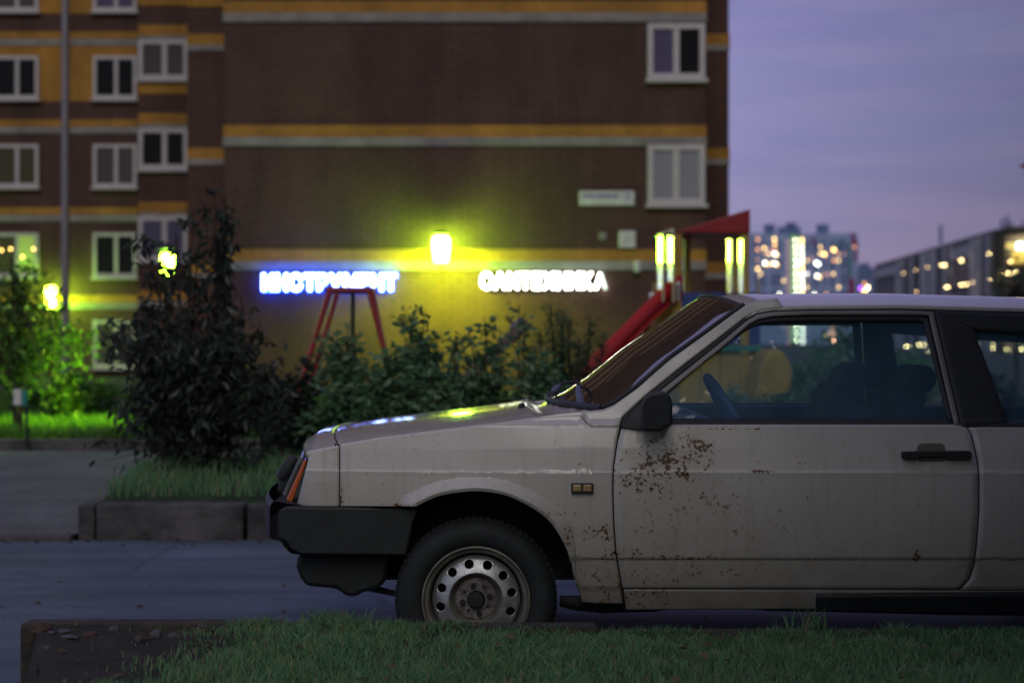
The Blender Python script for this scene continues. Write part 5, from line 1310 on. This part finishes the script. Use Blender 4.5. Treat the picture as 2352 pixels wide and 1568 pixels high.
# interior
mb = MB(); mb.prism([(x, 5.86, z) for x, z in ((.30, .60), (.32, .86), (.42, .905), (.62, .90), (.74, .86), (.76, .62))], (0, 1.30, 0)); mb.build('dashboard', M['trim'], car, bevel=.02)
mb = MB(); n_ = 28; cw = Vector((.80, CARY-.34, .86)); ax = Vector((-.86, 0, -.51)).normalized(); up_ = Vector((-.51, 0, .86)); sdv = Vector((0, 1, 0))
for mirw in (1,):
    mb.tube([cw+(up_*math.cos(2*math.pi*k/n_)+sdv*math.sin(2*math.pi*k/n_))*.18 for k in range(n_+1)], .014, 8, False)
mb.tube([cw-up_*.17, cw+up_*.17], .012, 6); mb.tube([cw-sdv*.17, cw+sdv*.17], .018, 6); mb.tube([cw, cw+ax*.3], .025, 8)
mb.build('steering_wheel', M['trim'], car, smooth=60)
def seat(yc, x0=1.25):
    s = bpy.data.objects.new('seat', None); C.objects.link(s); s.parent = car; b_ = Vector((x0, yc, .33)); s.location = b_-Vector(car.location)
    def sb(mb, nm, bev):
        mb.v = [tuple(Vector(q)-b_) for q in mb.v]; o = mb.build(nm, M['cloth'], None, bevel=bev); o.parent = s
        o.modifiers['bevel'].segments = 4
    mb = MB(); mb.prism([(x0-.42, yc-.25, .42), (x0+.1, yc-.25, .36), (x0+.1, yc-.25, .50), (x0-.42, yc-.25, .56)], (0, .5, 0)); sb(mb, 'seat_cushion', .04)
    mb = MB(); mb.prism([(x0+.02, yc-.25, .45), (x0+.16, yc-.25, .45), (x0+.36, yc-.25, .97), (x0+.26, yc-.25, .99)], (0, .5, 0)); sb(mb, 'backrest', .04)
    mb = MB(); mb.prism([(x0+.27, yc-.16, .97), (x0+.37, yc-.16, .95), (x0+.41, yc-.16, 1.01), (x0+.38, yc-.16, 1.06), (x0+.33, yc-.16, 1.06), (x0+.29, yc-.16, 1.01)], (0, .32, 0)); sb(mb, 'headrest', .03)
seat(CARY-.36, 1.10); seat(CARY+.36, 1.02)
mb = MB(); mb.prism([(2.02, 5.95, .45), (2.2, 5.95, .45), (2.46, 5.95, .90), (2.36, 5.95, .93)], (0, 1.12, 0)); mb.prism([(1.6, 5.95, .40), (2.1, 5.95, .38), (2.1, 5.95, .52), (1.6, 5.95, .56)], (0, 1.12, 0)); mb.build('rear_seat', M['cloth'], car, bevel=.04)
for mir in (False, True):     # inner door trims
    y0 = D0+.11; y0 = 2*CARY-y0-.05 if mir else y0
    mb = MB(); mb.box((.36, y0, .36), (1.60, y0+.05, .873)); mb.build('door_trim', M['trim'] if mir else M['inner'], car, bevel=.015)
    mb = MB(); mb.box((1.62, y0, .36), (2.75, y0+.05, .86)); mb.build('side_trim', M['cloth'], car, bevel=.015)
mb = MB(); mb.grid([[Vector((x, 5.93+s*1.16, 1.262+.030*(1-(2*s-1)**4)-.045*max(0, x-1.2)**1.3)) for s in [i/12 for i in range(13)]] for x in (.86, 1.2, 1.6, 2.0, 2.5, 2.7)]); mb.build('roof_lining', M['cloth'], car, smooth=60, solid=.01)
mb = MB()
for yy in (6.0, 6.58): mb.prism([(.80, yy, 1.262), (.98, yy, 1.282), (.98, yy, 1.260), (.80, yy, 1.236)], (0, .46, 0))
mb.build('sun_visor', M['trim'], car, bevel=.008)
# tail: hatch, rear glass, lamps, bumper
xr0 = onbody(3060, 745); hb = [(xr0.x-.02, xr0.z+.035), (3.02, .95), (3.10, .86), (3.13, .42)]
rows = []
for x, z in ((xr0.x-.03, xr0.z+.02), (3.0, .93), (3.09, .87), (3.12, .45)):
    rows.append([Vector((x+.03*(1-(2*s-1)**2), 5.95+s*1.12, z)) for s in [i/16 for i in range(17)]])
MB().grid(rows[1:]).build('tailgate', M['paint'], car, smooth=30, solid=.02); MB().grid(rows[:2]).build('rear_glass', M['glass'], car, smooth=60)
mb = MB()
mb.box((2.98, 5.80, .30), (3.22, 7.22, .52)); mb.build('rear_bumper', M['plastic'], car, bevel=.03)
for yy in (5.80, 7.02):
    mb = MB(); mb.box((3.04, yy, .62), (3.15, yy+.2, .84)); mb.build('tail_lamp', M['red'], car, bevel=.02)
